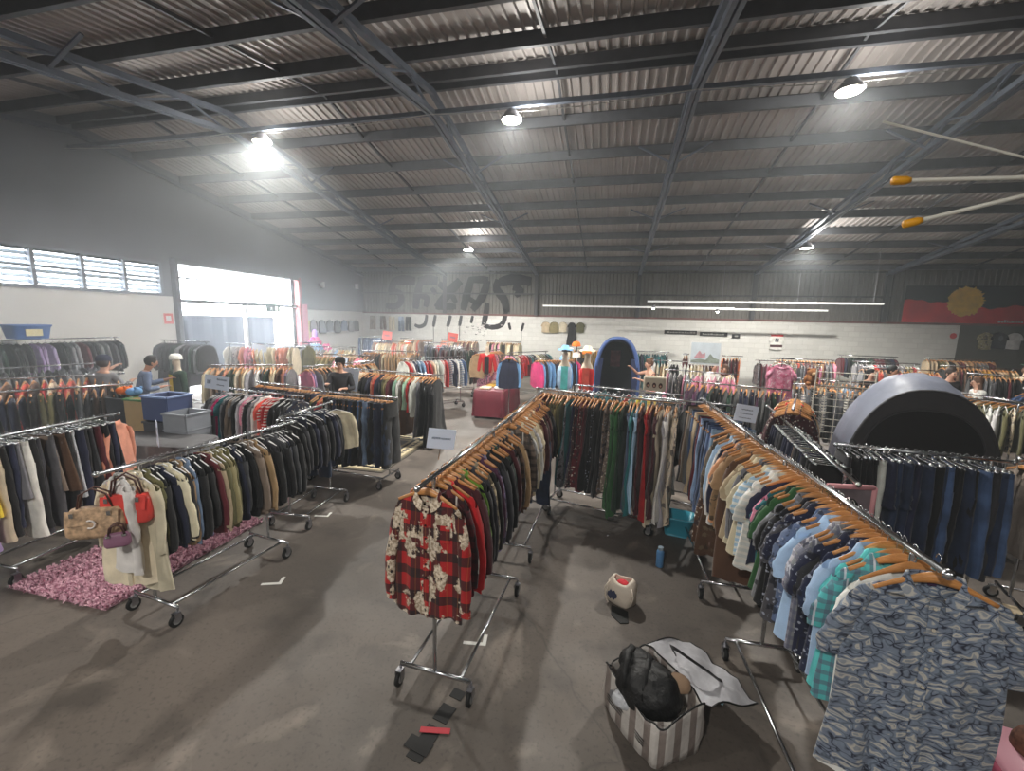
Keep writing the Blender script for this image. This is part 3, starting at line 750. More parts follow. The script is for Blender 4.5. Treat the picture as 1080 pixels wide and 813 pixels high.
# ---- left rack with the pink rug under it
L0, L1 = U(-4.0,2.40), U(-3.78,4.28); zL = 1.33
rack(L0, L1, zL, 'chrome rack beside the pink shaggy rug, handbags on its front end', base=(.26, 1.32), width=.54)
l_specs = ['c cream','J olive','J black','J navy','J cream','J black','J tan','s pale denim','J black','J black','s burgundy','J beige','J olive','J khaki','s olive','s navy','J charcoal','s black','J taupe','s taupe','J tan','j black','s charcoal','J black','s dark grey','J black','j navy','J charcoal','s black','J black']
fill(L0, L1, zL, l_specs, 'front', 'rail over the pink rug', 'white', 2, start=.20, stop=1.66, scale=.92)
E0, E1 = U(-4.02,4.38), U(-4.08,5.45)
rack(E0, E1, zL+.02, 'low chrome rack end to end behind the pink-rug rack, cream sweatshirt on its end', base=(.06, .86), width=.5)
fill(E0, E1, zL+.02, ['J black','k black','J charcoal','k navy','j black','J navy','k black','J charcoal','j black','N dark denim','J black','J navy','j charcoal','J black'], 'front', 'low rack behind pink-rug rack', 'white', 2, start=.0, stop=.86, scale=.9)

# ---- trousers rack at far left
K0, K1 = U(-6.05,1.9), U(-6.12,3.96); zK = 1.34
rack(K0, K1, zK, 'chrome rack left of the pink rug, full of skirts and trousers on clips', base=(.7, 1.72), width=.52)
fill(K0, K1, zK, ['T red','T grey','T taupe','J cream','k black','T grey','T white','k beige','T black','T lilac','k yellow','T cream','T black','T navy','k grey','T white','T black','T charcoal','k taupe','T dark grey','k brown','T black','k pale grey','T navy','T black','k charcoal','T burgundy','T black','T navy','k black'], 'front', 'clip-hanger rail left of pink rug', 'clip', 2, start=.1, stop=1.74, scale=.92)

# ---- racks across the view, left of the aisle
M0, M1 = U(-5.0,6.28), U(-3.35,6.12); zM = 1.345
rack(M0, M1, zM, 'chrome rack of dark trousers standing before the patterned cream rug', base=(.12, 1.34), width=.48)
fill(M0, M1, zM, ['t olive','J black','t red','f khaki','T black','T charcoal','T black','T navy','T black','T black','T dark grey','T black','N dark denim','T black','N denim blue','T charcoal','N pale denim','N dark denim','T black','N dark denim','T navy','N dark denim','T black'], 'left', 'dark trousers rack before the patterned rug', 'wood', 2, start=.06, stop=1.42, scale=.98)
N0, N1 = U(-6.3,8.75), U(-3.5,8.36); zN = 1.43
rack(N0, N1, zN, 'long chrome rack just beyond the dark-trousers rack, wooden hangers, colourful tops', base=(.8, 2.44), width=.5)
fill(N0, N1, zN, ['s grey','s white','s cream','J beige','t black','s black','t navy','b salmon','b coral','s navy','t charcoal','b olive','b khaki','b burgundy','d maroon','b mint','b white','d brown','b mint','b red','b burgundy','s white','d grey','d black','d black','D black','d charcoal','D black'], 'left', 'wooden-hanger rack beyond dark trousers', 'wood', 2, start=.5, stop=2.48)
X0, X1 = U(-6.65,5.85), U(-4.72,5.62); zQ = 1.37
rack(X0, X1, zQ, 'chrome rack left of the dark-trousers rack, pink and striped tops, poster card on end', base=(.1, 1.56), width=.48)
fill(X0, X1, zQ, ['c dark grey','c charcoal','c grey','t hot pink','t teal','s grey','J charcoal','c taupe','t grey','s black','s pale grey','b pink','s- pink','J black','s grey','s white','t coral','t- red','t red','s- red','t burgundy','J black','j* charcoal','J black','J charcoal','s* navy'], 'left', 'pink-and-stripes rack left of dark trousers', 'white', 2, start=.05, stop=1.68, scale=.95)
Y0_, Y1_ = U(-6.7,6.75), U(-5.1,6.5)
rack(Y0_, Y1_, 1.34, 'chrome rack with a row of orange wooden hangers behind the pink-and-stripes rack', base=(.2, 1.3), width=.45, detail=1)
fill(Y0_, Y1_, 1.34, randspecs(20, 'TTfN', ['black','navy','charcoal','dark denim'], seed=5), 'left', 'orange-hanger rack behind pink-and-stripes rack', 'wood', 1)
Z0, Z1 = U(-8.6,7.4), U(-7.1,8.2)
rack(Z0, Z1, 1.5, 'chrome rack of pale jackets right of the green and yellow jacket', base=(.2, 1.2), width=.45, detail=1)
fill(Z0, Z1, 1.5, ['s cream','J taupe','s peach','J charcoal','s salmon','J dark green','J dark green','s cream','J tan','s cream','j pale grey','s pale grey','J white','J charcoal','s dark green','s beige','J cream','s brown','J salmon','s lilac','J grey'], 'left', 'pale-jacket rack right of green-yellow jacket', 'wood', 1)
Z2, Z3 = U(-6.9,8.3), U(-6.2,10.2)
rack(Z2, Z3, 1.46, 'chrome rack beyond the pale jackets, behind the man in a dark cap', base=(.2, 1.4), width=.45, detail=1)
fill(Z2, Z3, 1.46, ['b pink','b lilac','s grey','s taupe','J charcoal','j black','s cream','s cream','s brown','b salmon','J black','s white','j pale grey','s tan','t white','J navy','s cream','s beige'], 'front', 'rack behind the man in dark cap', 'wood', 1)

# ---- cross rack of dresses in the middle
C0, C1 = U(-1.02,6.22), U(.98,5.70); zC = 1.60
rack(C0, C1, zC, 'chrome rack of dresses closing the aisle between the two long shirt rows', base=(.30, 1.62), width=.5)
fill(C0, C1, zC, ['b maroon','b maroon','b dark brown','s olive','b olive','b khaki','b olive','d! grey','d teal','d navy','d* maroon','d* burgundy','d burgundy','d black','d! black','d black','d black','d! taupe','d* taupe','D green','D green','D dark green','D slate blue','D teal','D pale blue','D maroon','D red','D burgundy','D maroon','D cream','D pale grey','D white','D* cream'], 'left', 'dress rack closing the middle aisle', 'wood', 2, start=.05, stop=1.80)
G0, G1 = U(.55,6.75), U(2.0,6.3); zG = 1.5
rack(G0, G1, zG, 'chrome rack of black clothes just behind the dress rack', base=(.15, 1.2), width=.48, detail=1)
fill(G0, G1, zG, ['d maroon','J black','t* black','s black','D black','t! black','s black','t black','J black','t charcoal','t* black','D black','s black','t black','t! charcoal','J black','d black','J navy','t black','d charcoal'], 'left', 'black clothes rack behind the dresses', 'black', 2, start=.1, stop=1.4)

# ---- right-hand zone
P0_, P1_ = U(2.45,5.02), U(3.85,4.86); zP = 1.40
rack(P0_, P1_, zP, 'chrome rack of dark jeans in front of the grey pop-up tent', base=(.1, 1.12), width=.5)
fill(P0_, P1_, zP, ['T charcoal','T black','k black','T black','k black','T white','h navy','N dark denim','N dark denim','h dark denim','N navy','N dark denim','T black','N dark denim','N denim blue','T black','N dark denim','T black','N denim blue','T charcoal','N dark denim','N denim blue'], 'left', 'dark jeans rack before the tent', 'clip', 2, start=.03, stop=1.2, scale=.98)
W0, W1 = U(3.97,4.92), U(5.5,4.45); zW_ = 1.42
rack(W0, W1, zW_, 'chrome rack of red and orange jackets at the right edge beside the dark jeans', base=(.1, 1.25), width=.5)
fill(W0, W1, zW_, ['J taupe','J red','J red','J burgundy','J orange','c brown','J red','c dark brown','J black','c burgundy','J charcoal','c black','J brown','c charcoal','J black','c navy','J black','c black'], 'left', 'red jacket rack right of the dark jeans', 'wood', 2, start=.0, stop=1.3)
S0, S1 = U(2.12,3.95), U(2.62,7.6); zS = 1.34
rack(S0, S1, zS, 'chrome rack of empty rail running away beside the wooden-hanger shirts, pink frame on end', base=(.25, 2.9), width=.46)
fill(S0, S1, zS, randspecs(22, 'hkT', ['black','charcoal','dark green','navy','taupe'], seed=15), 'front', 'low rail beside the shirt rail', 'white', 1, start=.55, stop=2.2, scale=.8)
V0, V1 = U(2.55,6.45), U(3.15,7.9); zV = 1.5
rack(V0, V1, zV, 'chrome rack of maroon and black jackets between the white card and the tent', base=(.2, 1.2), width=.5)
fill(V0, V1, zV, ['J* maroon','J* maroon','J maroon','J* burgundy','J brown','J black','J tan','J black','J tan','J black','s red','J orange','J black','s olive','J cream','J charcoal'], 'front', 'maroon jacket rack left of the tent', 'wood', 2, start=.05, stop=1.3)

# ------------------------------------------------------------------ far racks, row by row
def far_rack(P0, P1, z, n, kinds, cols, pats, hanger, phrase, seed, end='left', label=None, scale=1.0, base=None):
    Lr = (Vector(P1)-Vector(P0)).length
    rack(P0, P1, z, label or ('chrome rack of packed clothes: ' + phrase), base=base or (.12, Lr-.12), width=.42, detail=1, group='packed racks across the back of the hall')
    fill(P0, P1, z, randspecs(n, kinds, cols, pats, seed), end, phrase, hanger, 1, start=.03, stop=Lr-.03, scale=scale)
DARK = ['black','charcoal','navy','dark grey','dark green','dark brown','burgundy','black','grey']
WARM = ['cream','tan','salmon','burgundy','pink','beige','olive','brown','taupe','grey','mustard','black','coral']
MIXC = ['black','navy','denim blue','pale denim','white','grey','red','burgundy','olive','cream','teal','charcoal','pink','khaki']
JEAN = ['denim blue','dark denim','pale denim','navy','black','denim blue','grey']
PALE = ['cream','white','pale grey','beige','pink','taupe','peach','pale blue','grey','tan']
FR = [ # plan start, plan end, rail height m, count, kinds, colours, patterns, hanger, phrase
 ((-9.3,3.6),(-8.05,5.5),1.40,22,'Tf',['black','navy','dark brown','olive','charcoal'],'','wood','wooden-hanger trousers rack left of the clip-hanger rail'),
 ((-10.6,4.6),(-9.4,6.3),1.42,18,'sS',['cream','salmon','red','coral','beige','navy','brown'],'#','wood','red-and-cream shirt rack near the two men'),
 ((-12.6,5.6),(-11.9,7.7),1.40,20,'jJ',['black','charcoal','navy','grey'],'','black','low rack below the blue tub'),
 ((-13.35,4.6),(-13.3,8.9),1.88,34,'JJjs',['black','charcoal','dark grey','grey','dark green','black','burgundy','lilac'],'','black','tall rack against the left wall'),
 ((-13.2,9.9),(-11.4,9.9),1.78,18,'JcJ',['charcoal','black','dark green','grey'],'','black','tall dark rack left of the white-capped mannequin'),
 ((-11.6,10.6),(-9.6,11.4),1.70,16,'tstS',['white','cream','salmon','pink','pale grey'],'*','white','white T-shirt rack before the roller door'),
 ((-10.9,12.6),(-8.9,13.4),1.55,18,'sJ',PALE,'-','black','first pale rack inside the roller door'),
 ((-12.3,13.4),(-12.1,15.6),1.55,18,'JsT',['pale grey','grey','slate blue','pale blue','navy'],'','black','grey rack standing in the doorway light'),
 ((-8.6,10.6),(-6.9,11.1),1.52,18,'cJs',['olive','khaki','taupe','pink','dark grey'],'','wood','rack left of pink balloons, olive coat beside'),
 ((-8.3,12.9),(-6.3,13.3),1.50,20,'JsJ',['beige','tan','brown','black','cream','charcoal','taupe'],'','wood','brown jacket rack right of the pink balloons'),
 ((-6.0,11.2),(-4.6,12.9),1.45,18,'sSt',['pale denim','denim blue','red','white','navy','cream'],'-','white','shirt rack left of the burgundy table'),
 ((-6.6,14.9),(-4.9,15.3),1.55,18,'JTd',['dark brown','black','charcoal','maroon','dark green'],'','black','dark long rack behind the striped shirts'),
 ((-4.6,14.2),(-4.2,16.0),1.5,16,'bsd',['cream','pink','salmon','tan','brown'],'*','wood','pinkish rack beyond the burgundy table'),
 ((-3.5,14.4),(-2.3,16.1),1.5,16,'Sst',MIXC,'!','white','mixed shirt rack behind the burgundy table'),
 ((-2.2,12.6),(-1.0,13.6),1.5,16,'Js',['sky blue','black','hot pink','green','navy'],'','wood','bright jacket rack right of the burgundy table'),
 ((-1.6,16.6),(.2,16.9),1.6,20,'dTb',['cream','black','olive','navy','pale denim','denim blue','mustard'],'','wood','long-hem rack below the black wall dress'),
 ((.5,16.3),(2.2,16.4),1.6,16,'dJ',['black','charcoal','navy','grey','teal'],'','black','dark rack behind the blue dome tent'),
 ((1.2,13.2),(2.9,13.0),1.55,18,'sjb',['cream','white','pale grey','black','tan'],'','white','pale rack beside the bare-shouldered woman'),
 ((-.6,8.2),(1.3,7.6),1.42,20,'tbk',['yellow','red','black','white','navy','purple','teal'],'*','white','bright tops rack behind the dress rack'),
 ((1.6,9.4),(3.4,8.8),1.45,20,'JTs',['black','purple','dark green','navy','plum'],'','wood','orange-hanger rack below the picture board'),
 ((1.4,11.2),(3.0,10.7),1.5,16,'sJd',['cream','grey','black','taupe','pink'],'*','white','rack left of the pink blossom dress'),
 ((3.6,9.5),(5.2,9.0),1.5,18,'JNT',['dark grey','black','slate blue','grey'],'-','wood','grey rack right of pink blossom dress'),
 ((2.4,14.9),(4.2,14.7),1.65,20,'bsd',['salmon','pink','burgundy','cream','brown','orange'],'*','wood','warm-coloured rack under the black wall signs'),
 ((4.6,14.8),(6.4,14.4),1.55,20,'bjs',['pink','purple','burgundy','grey','beige'],'*','white','pinkish rack under the hockey jersey'),
 ((4.6,11.6),(6.0,11.0),1.4,18,'jsb',PALE,'','wood','cream rack behind the white wire grid'),
 ((5.6,9.4),(6.9,8.6),1.45,16,'jbJ',['black','white','cream','olive'],'*','white','black-and-white rack behind the tent'),
 ((6.9,11.0),(7.3,9.0),1.4,18,'JJs',['black','cream','grey','olive','charcoal','green'],'','wood','cream-lined jacket rack right of the tent top'),
 ((8.3,10.6),(8.9,8.4),1.5,20,'JNJ',JEAN,'','wood','denim rack right of the tent'),
 ((6.6,7.9),(7.4,6.5),1.45,16,'NTJ',JEAN,'','white','jeans rack close behind the tent, right side'),
 ((7.4,14.6),(9.2,14.2),1.5,20,'sJj',WARM,'','wood','warm rack behind the two women'),
 ((9.6,13.9),(11.3,13.2),1.5,20,'Jjs',DARK,'','wood','dark jacket rack near the red cap'),
 ((9.9,11.8),(10.7,9.8),1.5,18,'Jjs',['black','dark green','cream','grey','navy'],'','wood','wooden-hanger rack at the far right edge'),
 ((6.0,17.2),(7.9,17.0),1.5,20,'jsb',WARM,'*','wood','left-hand rack below the bare white wall'),
 ((8.4,17.0),(10.2,16.7),1.5,20,'jst',MIXC,'','white','middle rack below the bare white wall'),
 ((10.7,16.6),(12.5,16.2),1.5,20,'Jsj',WARM,'','wood','right-hand rack below the bare white wall'),
 ((13.0,16.6),(14.8,16.2),1.5,20,'jtJ',['red','maroon','brown','cream','black'],'','wood','rack below the red and black mural'),
 ((9.2,19.8),(11.2,19.6),1.55,18,'Jj',DARK,'','black','rack against the back wall with maroon jackets'),
 ((12.2,19.8),(14.4,19.6),1.55,18,'Jjs',WARM,'','wood','rack at the end of the white back wall'),
 ((-12.8,19.6),(-11.0,19.9),1.65,18,'TNJ',JEAN,'','black','jeans rack in the far left corner'),
 ((-10.6,19.9),(-8.8,20.0),1.6,18,'sJb',WARM,'','wood','warm rack under the hanging jeans'),
 ((-8.4,20.1),(-6.4,20.1),1.6,20,'bsd',['salmon','cream','brown','taupe','burgundy'],'','wood','left-hand rack under the graffiti'),
 ((-6.0,20.1),(-4.2,20.1),1.6,20,'dcb',['dark brown','taupe','pink','black','cream'],'','wood','right-hand rack under the graffiti'),
 ((-10.2,16.6),(-8.4,17.0),1.6,18,'sJ',['cream','white','coral','brown','tan'],'-','wood','cream rack beyond the pink balloons'),
 ((-7.9,16.9),(-6.2,17.2),1.6,18,'tJs',['red','navy','white','black','grey'],'','white','sports top rack near the red signs'),
]
for i, (p0, p1, z, n, kd, cl, pt_, hg, ph) in enumerate(FR):
    far_rack(U(*p0), U(*p1), z, n, kd, cl, pt_, hg, ph, 100+i)

# ------------------------------------------------------------------ the two hero shirts at the rack ends
def hero(kind, T, colour, pat, loc, rz, label, btn, pocket):
    mat = FAB[pat]; c = LC[colour]; nm = 'shirt' if kind == 'shirt' else 'short_sleeved_shirt'
    o = T.body(56).build(nm, PL, None, True); setcol(o, c, mat)
    for s_ in (-1, 1): setcol(T.sleeve(s_, None, 18, 14).build('sleeve', PL, o, True), c, mat)
    setcol(T.collar(30, .045, 1.1).build('collar', PL, o, True), c, mat)
    setcol(T.placket(.018, .007).build('button_band', PL, o, True), c, mat)
    bm = simple('shirt_button', btn, .35)
    for k in range(6):
        x, y, z = T.front(0, -.20 - k*.085, .010); MB().tube([(0,y-.002,z),(0,y-.006,z)], .0065, 10).build('button', bm, o)
    for px in pocket:
        rows = [[T.front(px+dx, z_, .006) for dx in (-.05, 0, .05)] for z_ in (-.27, -.30, -.34, -.38)]
        setcol(MB().strip(rows).build('chest_pocket', PL, o, True), c, mat)
    if kind == 'shirt':
        for sg in (-1, 1):
            k = T.sl; x0 = T.hw-.035; cx = sg*(x0+.10*k*1.0+.0); cz = -.194-k*.98
            R = [[(cx+.038*cos(2*pi*j/14), -.02+.017*sin(2*pi*j/14), cz+.01-.05*q) for j in range(14)] for q in (0, 1)]
            setcol(MB().rings(R).build('cuff', PL, o, True), c, mat)
    hb, hk = hanger_meshes('wood'); h_ = link('hanger', hb, o); link('hook', hk, h_)
    tg = MB().box(-.014,.014,.008,.010,-.125,-.10).build('neck_label', simple('neck_label_cloth', (.2,.12,.25), .8), o)
    o.location = loc; o.rotation_euler = (0, 0, rz); return tag(o, label, 'shirt')
TH = Top(.79, .235, .015, .055, .62, .07, 41, wr=.011)
hx, hy = A0
hero('shirt', TH, 'dog red', 'dog', (hx+.0075, hy+.12, zA+.0145), radians(-6), 'red and black plaid shirt printed with cream dogs, facing out at the rack end', (.15,.05,.05), (-.11, .11))
TW = Top(.93, .275, .03, .06, .31, .09, 57, wr=.012, neck=.085)
wx, wy = R0
wo = hero('short_sleeved_shirt', TW, 'whale grey', 'whale', (wx+.03, wy+.085, zR+.0145), radians(-3), 'blue-grey whale-print short-sleeved shirt facing out, nearest on the long shirt rail', (.75,.72,.66), (.115,))
# white hem showing below it
TW2 = Top(.98, .225, .03, .05, .25, .08, 63, wr=.012, neck=.08)
o = TW2.body(36).build('t_shirt', PL, None, True); setcol(o, LC['white'], PL)
for s_ in (-1, 1): setcol(TW2.sleeve(s_).build('sleeve', PL, o, True), LC['white'], PL)
hb, hk = hanger_meshes('wood'); link('hook', hk, link('hanger', hb, o))
o.location = (wx-.01, wy+.15, zR+.0145); o.rotation_euler = (0,0,radians(4)); o.scale = (.95,.8,1)
tag(o, 'white T-shirt whose hem shows just below the whale-print shirt', 'T-shirt')

# single pieces hung facing out
def facing(kind, colour, pat, loc, rz, label, hanger='white', v=0, scale=1.0, rail=True):
    return garment(kind, colour, pat, loc, rz, label, hanger, 2, None, scale, v=v)
ex, ey = E1
facing('jumper', 'cream', 'plain', (ex+.16, ey-.12, zL+.03), radians(40), 'cream sweatshirt facing out at the end of the low black-clothes rack', 'white', 1, .85)
lx, ly = L0
facing('coat', 'cream', 'plain', (lx+.005, ly+.17, zL+.012), radians(14), 'long cream trench coat at the front of the pink-rug rack', 'white', 2, .82)
facing('coat', 'white', 'plain', (lx+.01, ly+.12, zL+.012), radians(-12), 'white long jacket hanging behind the handbags', 'white', 1, .70)
facing('skirt', 'lilac', 'check', (lx+.16, ly+.52, zL-.36), radians(20), 'small blue plaid skirt hanging low by the pink rug', 'clip', 0, .62)
facing('skirt', 'dark brown', 'plain', (lx+.13, ly+.86, zL-.33), radians(10), 'dark brown skirt hanging low, farther along from the blue plaid skirt', 'clip', 1, .62)
kx, ky = K1
facing('coat', 'salmon', 'plain', (kx+.04, ky-.06, zK+.015), radians(-60), 'dusty pink padded coat on the end of the clip-hanger rail', 'black', 0, .98)
facing('trousers', 'dark denim', 'denim', (B0[0]+.16, B0[1]+.9, zA-.36), radians(5), 'dark blue jeans hanging low under the pale tops', 'clip', 0, .9)
facing('long_dress', 'pink', 'pinkwhite', (3.30*S, 9.05*S, 2.2*S), radians(-8), 'long pink and white blossom-print dress hung high on a rail', 'white', 0, .95)
facing('jacket', 'navy', 'plain', (-2.5*S, 10.5*S, 1.93*S), radians(10), 'navy jacket with sky-blue sleeves facing out above the burgundy table', 'wood', 0, 1.0)
ob = bpy.context.scene.objects
nj = [x for x in ob if x.get('label','').startswith('navy jacket with sky')][0]
for ch in nj.children:
    if ch.name.startswith('sleeve'): ch.color = LC['sky blue']; ch['label'] = 'sky-blue sleeve'
facing('coat', 'olive', 'plain', (-8.35*S, 10.3*S, 2.05*S), radians(-20), 'olive green coat hung tall before the roller door', 'black', 1, 1.0)

# poles that carry the high-hung pieces
def display_stand(x, y, z, label):
    t = tag(empty('display_stand', (x, y, 0)), label, 'stand', 'single display stands')
    MB().tube([(0,0,.02),(0,0,z)], .012, 8).build('pole', M['chrome'], t); MB().tube([(0,0,0),(0,0,.02)], .16, 20).build('base', M['chrome'], t)
    MB().tube([(-.2,0,z),(.2,0,z)], .01, 8).build('arm', M['chrome'], t)
for x, y, z, lab in ((3.30,9.08,2.2,'chrome stand carrying the pink blossom-print dress'), (-2.5,10.52,1.93,'chrome stand carrying the navy jacket with sky-blue sleeves'), (-8.35,10.32,2.05,'chrome stand carrying the olive green coat')):
    display_stand(x*S, y*S, z*S, lab)

# ------------------------------------------------------------------ rack cards
def card(loc, rz, w, h, label, lines, post=0, tilt=0):
    t = tag(empty('rack_card', loc, rz), label, 'sign', 'cards on the racks')
    MB().box(-w/2, w/2, -.002, .002, 0, h).build('card', M['card'], t)
    mb = MB(); r = random.Random(int(w*1000+h*777+loc[0]*31))
    for (x0, x1, z, hh) in lines:
        x = x0*w
        while x < x1*w:
            wd = r.uniform(.004, .012)*h/.2; mb.box(x, min(x+wd, x1*w), -.0035, -.002, z*h-hh*h/2*r.uniform(.6,1), z*h+hh*h/2*r.uniform(.5,1)); x += wd + .004*h/.2
    if lines: mb.build('lettering', M['ink'], t)
    if post: MB().tube([(0,.006,-post),(0,.006,h*.7)], .004, 6).build('clip_post', M['chrome'], t)
    t.rotation_euler = (tilt, radians(8), rz); return t
card((-1.225*S, 2.9*S, zA+.085), radians(28), .19, .14, 'pale blue-white card on the rail above the dog-print shirt rack', [(-.34,.34,.52,.12)], post=.08)
card((1.36*S, 4.5*S, zR+.06), radians(12), .20, .15, 'pale blue-white card on the rail of the long shirt rack', [(-.25,.25,.72,.09),(-.28,.28,.48,.09),(-.3,.25,.22,.07)], post=.06)
card((-5.62*S, 8.12*S, 1.06), radians(12), .36, .44, 'large white card hanging from the wooden-hanger rack', [(-.2,.2,.75,.08),(-.2,.25,.5,.06),(-.15,.2,.3,.05)])
card((-6.4*S, 5.62*S, 1.38), radians(14), .36, .21, 'white poster card at the left end of the pink-and-stripes rack', [(0,.4,.75,.16),(-.4,-.25,.5,.4),(0,.3,.35,.1)], post=.05)
card((-5.62*S, 4.05*S, .98), radians(-30), .12, .30, 'narrow white card hanging beside the dusty pink coat', [(-.2,.2,.7,.1),(-.2,.2,.4,.1)])
card((-10.6*S, 10.8*S, 1.2), radians(10), .42, .5, 'blank white card hanging on the white T-shirt rack', [])
card((-7.6*S, 10.6*S, 1.0), radians(8), .34, .5, 'pale card on the rack left of the pink balloons', [])
redc = simple('red_card', (.9,.45,.42), .7)
for x, y, lab in ((-9.55,16.7,'small red price card above the cream rack'), (-6.6,17.0,'small red price card above the sports tops')):
    t = card((x*S, y*S, 1.66), 0, .40, .34, lab, [(-.25,.25,.5,.25)], post=.1); t.children[0].data.materials[0] = redc

# ------------------------------------------------------------------ things on the floor
def rug(name, x0, x1, y0, y1, mat, label, cat, tuft=None, extra=None):
    t = tag(empty(name, ((x0+x1)/2, (y0+y1)/2, 0)), label, cat); hx, hy = (x1-x0)/2, (y1-y0)/2
    MB().box(-hx, hx, -hy, hy, 0, .010).build('backing', mat, t)
    if tuft:
        mb = MB(); r = random.Random(3); n = tuft[0]
        for i in range(n):
            x, y = r.uniform(-hx, hx), r.uniform(-hy, hy); a = r.uniform(0, 2*pi); L = r.uniform(.03,.065); w = r.uniform(.006,.012)
            dx, dy = cos(a)*L, sin(a)*L; hgt = r.uniform(.018,.045); px, py = -sin(a)*w, cos(a)*w
            mb.add([(x-px,y-py,.009),(x+px,y+py,.009),(x+dx*.6+px,y+dy*.6+py,.01+hgt),(x+dx*.6-px,y+dy*.6-py,.01+hgt),(x+dx,y+dy,.012+hgt*.5)], [(0,1,2,3),(3,2,4)])
        o = mb.build('pile', tuft[1], t); o['kind'] = 'stuff'
    if extra: extra(t, hx, hy)
    return t
def shag(name, c1, c2):
    m, nt, b = newmat(name); L = nt.links.new; tc = nd(nt,'ShaderNodeTexCoord'); n = nd(nt,'ShaderNodeTexNoise'); n.inputs['Scale'].default_value = 30; n.inputs['Detail'].default_value = 2
    L(tc.outputs['Object'], n.inputs['Vector']); r = nd(nt,'ShaderNodeValToRGB'); r.color_ramp.elements[0].position = .38; r.color_ramp.elements[1].position = .62
    r.color_ramp.elements[0].color = lin(c1)+(1,); r.color_ramp.elements[1].color = lin(c2)+(1,); L(n.outputs['Fac'], r.inputs[0]); L(r.outputs[0], b.inputs['Base Color']); b.inputs['Roughness'].default_value = .7
    return m
pinkp = shag('pink_shag_pile', (.62,.40,.48), (.90,.72,.78))
rug('shaggy_rug', -5.78*S, -4.50*S, 2.62*S, 4.45*S, pinkp, 'pink shaggy rug on the concrete beside the left rack', 'rug', (9000, pinkp))
rug('shaggy_rug', 1.86*S, 2.75*S, 1.55*S, 2.75*S, pinkp, 'second pink shaggy rug, under the pink stool at the right edge', 'rug', (3500, pinkp))
def persian(t, hx, hy):
    cr = simple('rug_cream_weave', (.76,.71,.58), .9, 0, 20, .15); dk = simple('rug_dark_weave', (.25,.24,.25), .9, 0, 25, .2); ol = simple('rug_olive_weave', (.50,.46,.36), .9, 0, 25, .2)
    MB().box(-hx+.05,hx-.05,-hy+.05,hy-.05,.0102,.012).build('border', ol, t)
    MB().box(-hx+.10,hx-.10,-hy+.10,hy-.10,.0122,.0135).build('border', cr, t)
    MB().box(-hx+.30,hx-.30,-hy+.30,hy-.30,.0137,.0145).build('field', dk, t)
    MB().box(-hx+.36,hx-.36,-hy+.36,hy-.36,.0147,.0152).build('field', ol, t)
    MB().box(-hx+.42,hx-.42,-hy+.42,hy-.42,.0154,.016).build('field', dk, t)
    mt = MB()
    for i in range(13):
        x = -hx+.2 + (2*hx-.4)*i/12
        for y in (-hy+.2, hy-.2): mt.prism([(x+.05*cos(a),y+.05*sin(a)) for a in [k*pi/2 for k in range(4)]], 'z', .0136, .0146)
    for i in range(16):
        y = -hy+.2 + (2*hy-.4)*i/15
        for x in (-hx+.2, hx-.2): mt.prism([(x+.05*cos(a),y+.05*sin(a)) for a in [k*pi/2 for k in range(4)]], 'z', .0136, .0146)
    mt.build('border_motifs', dk, t)['kind'] = 'stuff'
    md = MB()
    for k in range(3):
        y = (-.5+.5*k)*hy*.9
        md.prism([(.26*cos(a)*(1 if q % 2 else .7), y+.3*sin(a)*(1 if q % 2 else .7)) for q, a in enumerate([j*pi/8 for j in range(16)])], 'z', .016, .0168)
    md.build('medallions', cr, t)['kind'] = 'stuff'
rug('patterned_rug', -5.9*S, -3.9*S, 6.55*S, 9.0*S, simple('rug_edge', (.3,.28,.25), .9), 'cream and dark patterned oriental rug beyond the dark trousers rack', 'rug', None, persian)

tape_w = simple('white_floor_tape', (.85,.85,.83), .5); tape_b = simple('black_gaffer_tape', (.06,.06,.06), .5); tape_r = simple('red_gaffer_tape', (.72,.22,.26), .5)
for k, (x, y, a, lab) in enumerate(((-3.84,4.82,10,'white tape corner mark on the floor near the low black-clothes rack'), (-1.0,3.12,8,'white tape corner mark on the floor under the dog-print shirt rack'), (-3.33,3.36,20,'white tape mark on the floor beside the pink-rug rack'))):
    t = tag(empty('tape_mark', (x*S, y*S, 0), radians(a)), lab, 'tape', 'tape marks on the floor')
    MB().box(-.09,.09,-.015,.015,0.0,.002).build('strip', tape_w, t); MB().box(.06,.09,.015,.10,0,.002).build('strip', tape_w, t)
t = tag(empty('taped_cable_cover', (-1.02*S, 2.35*S, 0), radians(-12)), 'black and red tape patches on the floor in front of the dog-print shirt', 'tape')
MB().box(-.05,.05,-.24,-.02,0,.004).build('black_patch', tape_b, t); MB().box(-.10,.06,-.20,-.12,.004,.007).build('black_patch', tape_b, t)
MB().box(-.05,.05,.02,.14,0,.004).build('black_patch', tape_b, t); MB().bar((-.07,-.08,.0095),(.10,-.01,.0095),.035,.003).build('red_strip', tape_r, t); MB().box(-.045,.045,.20,.27,0,.004).build('black_patch', tape_b, t)

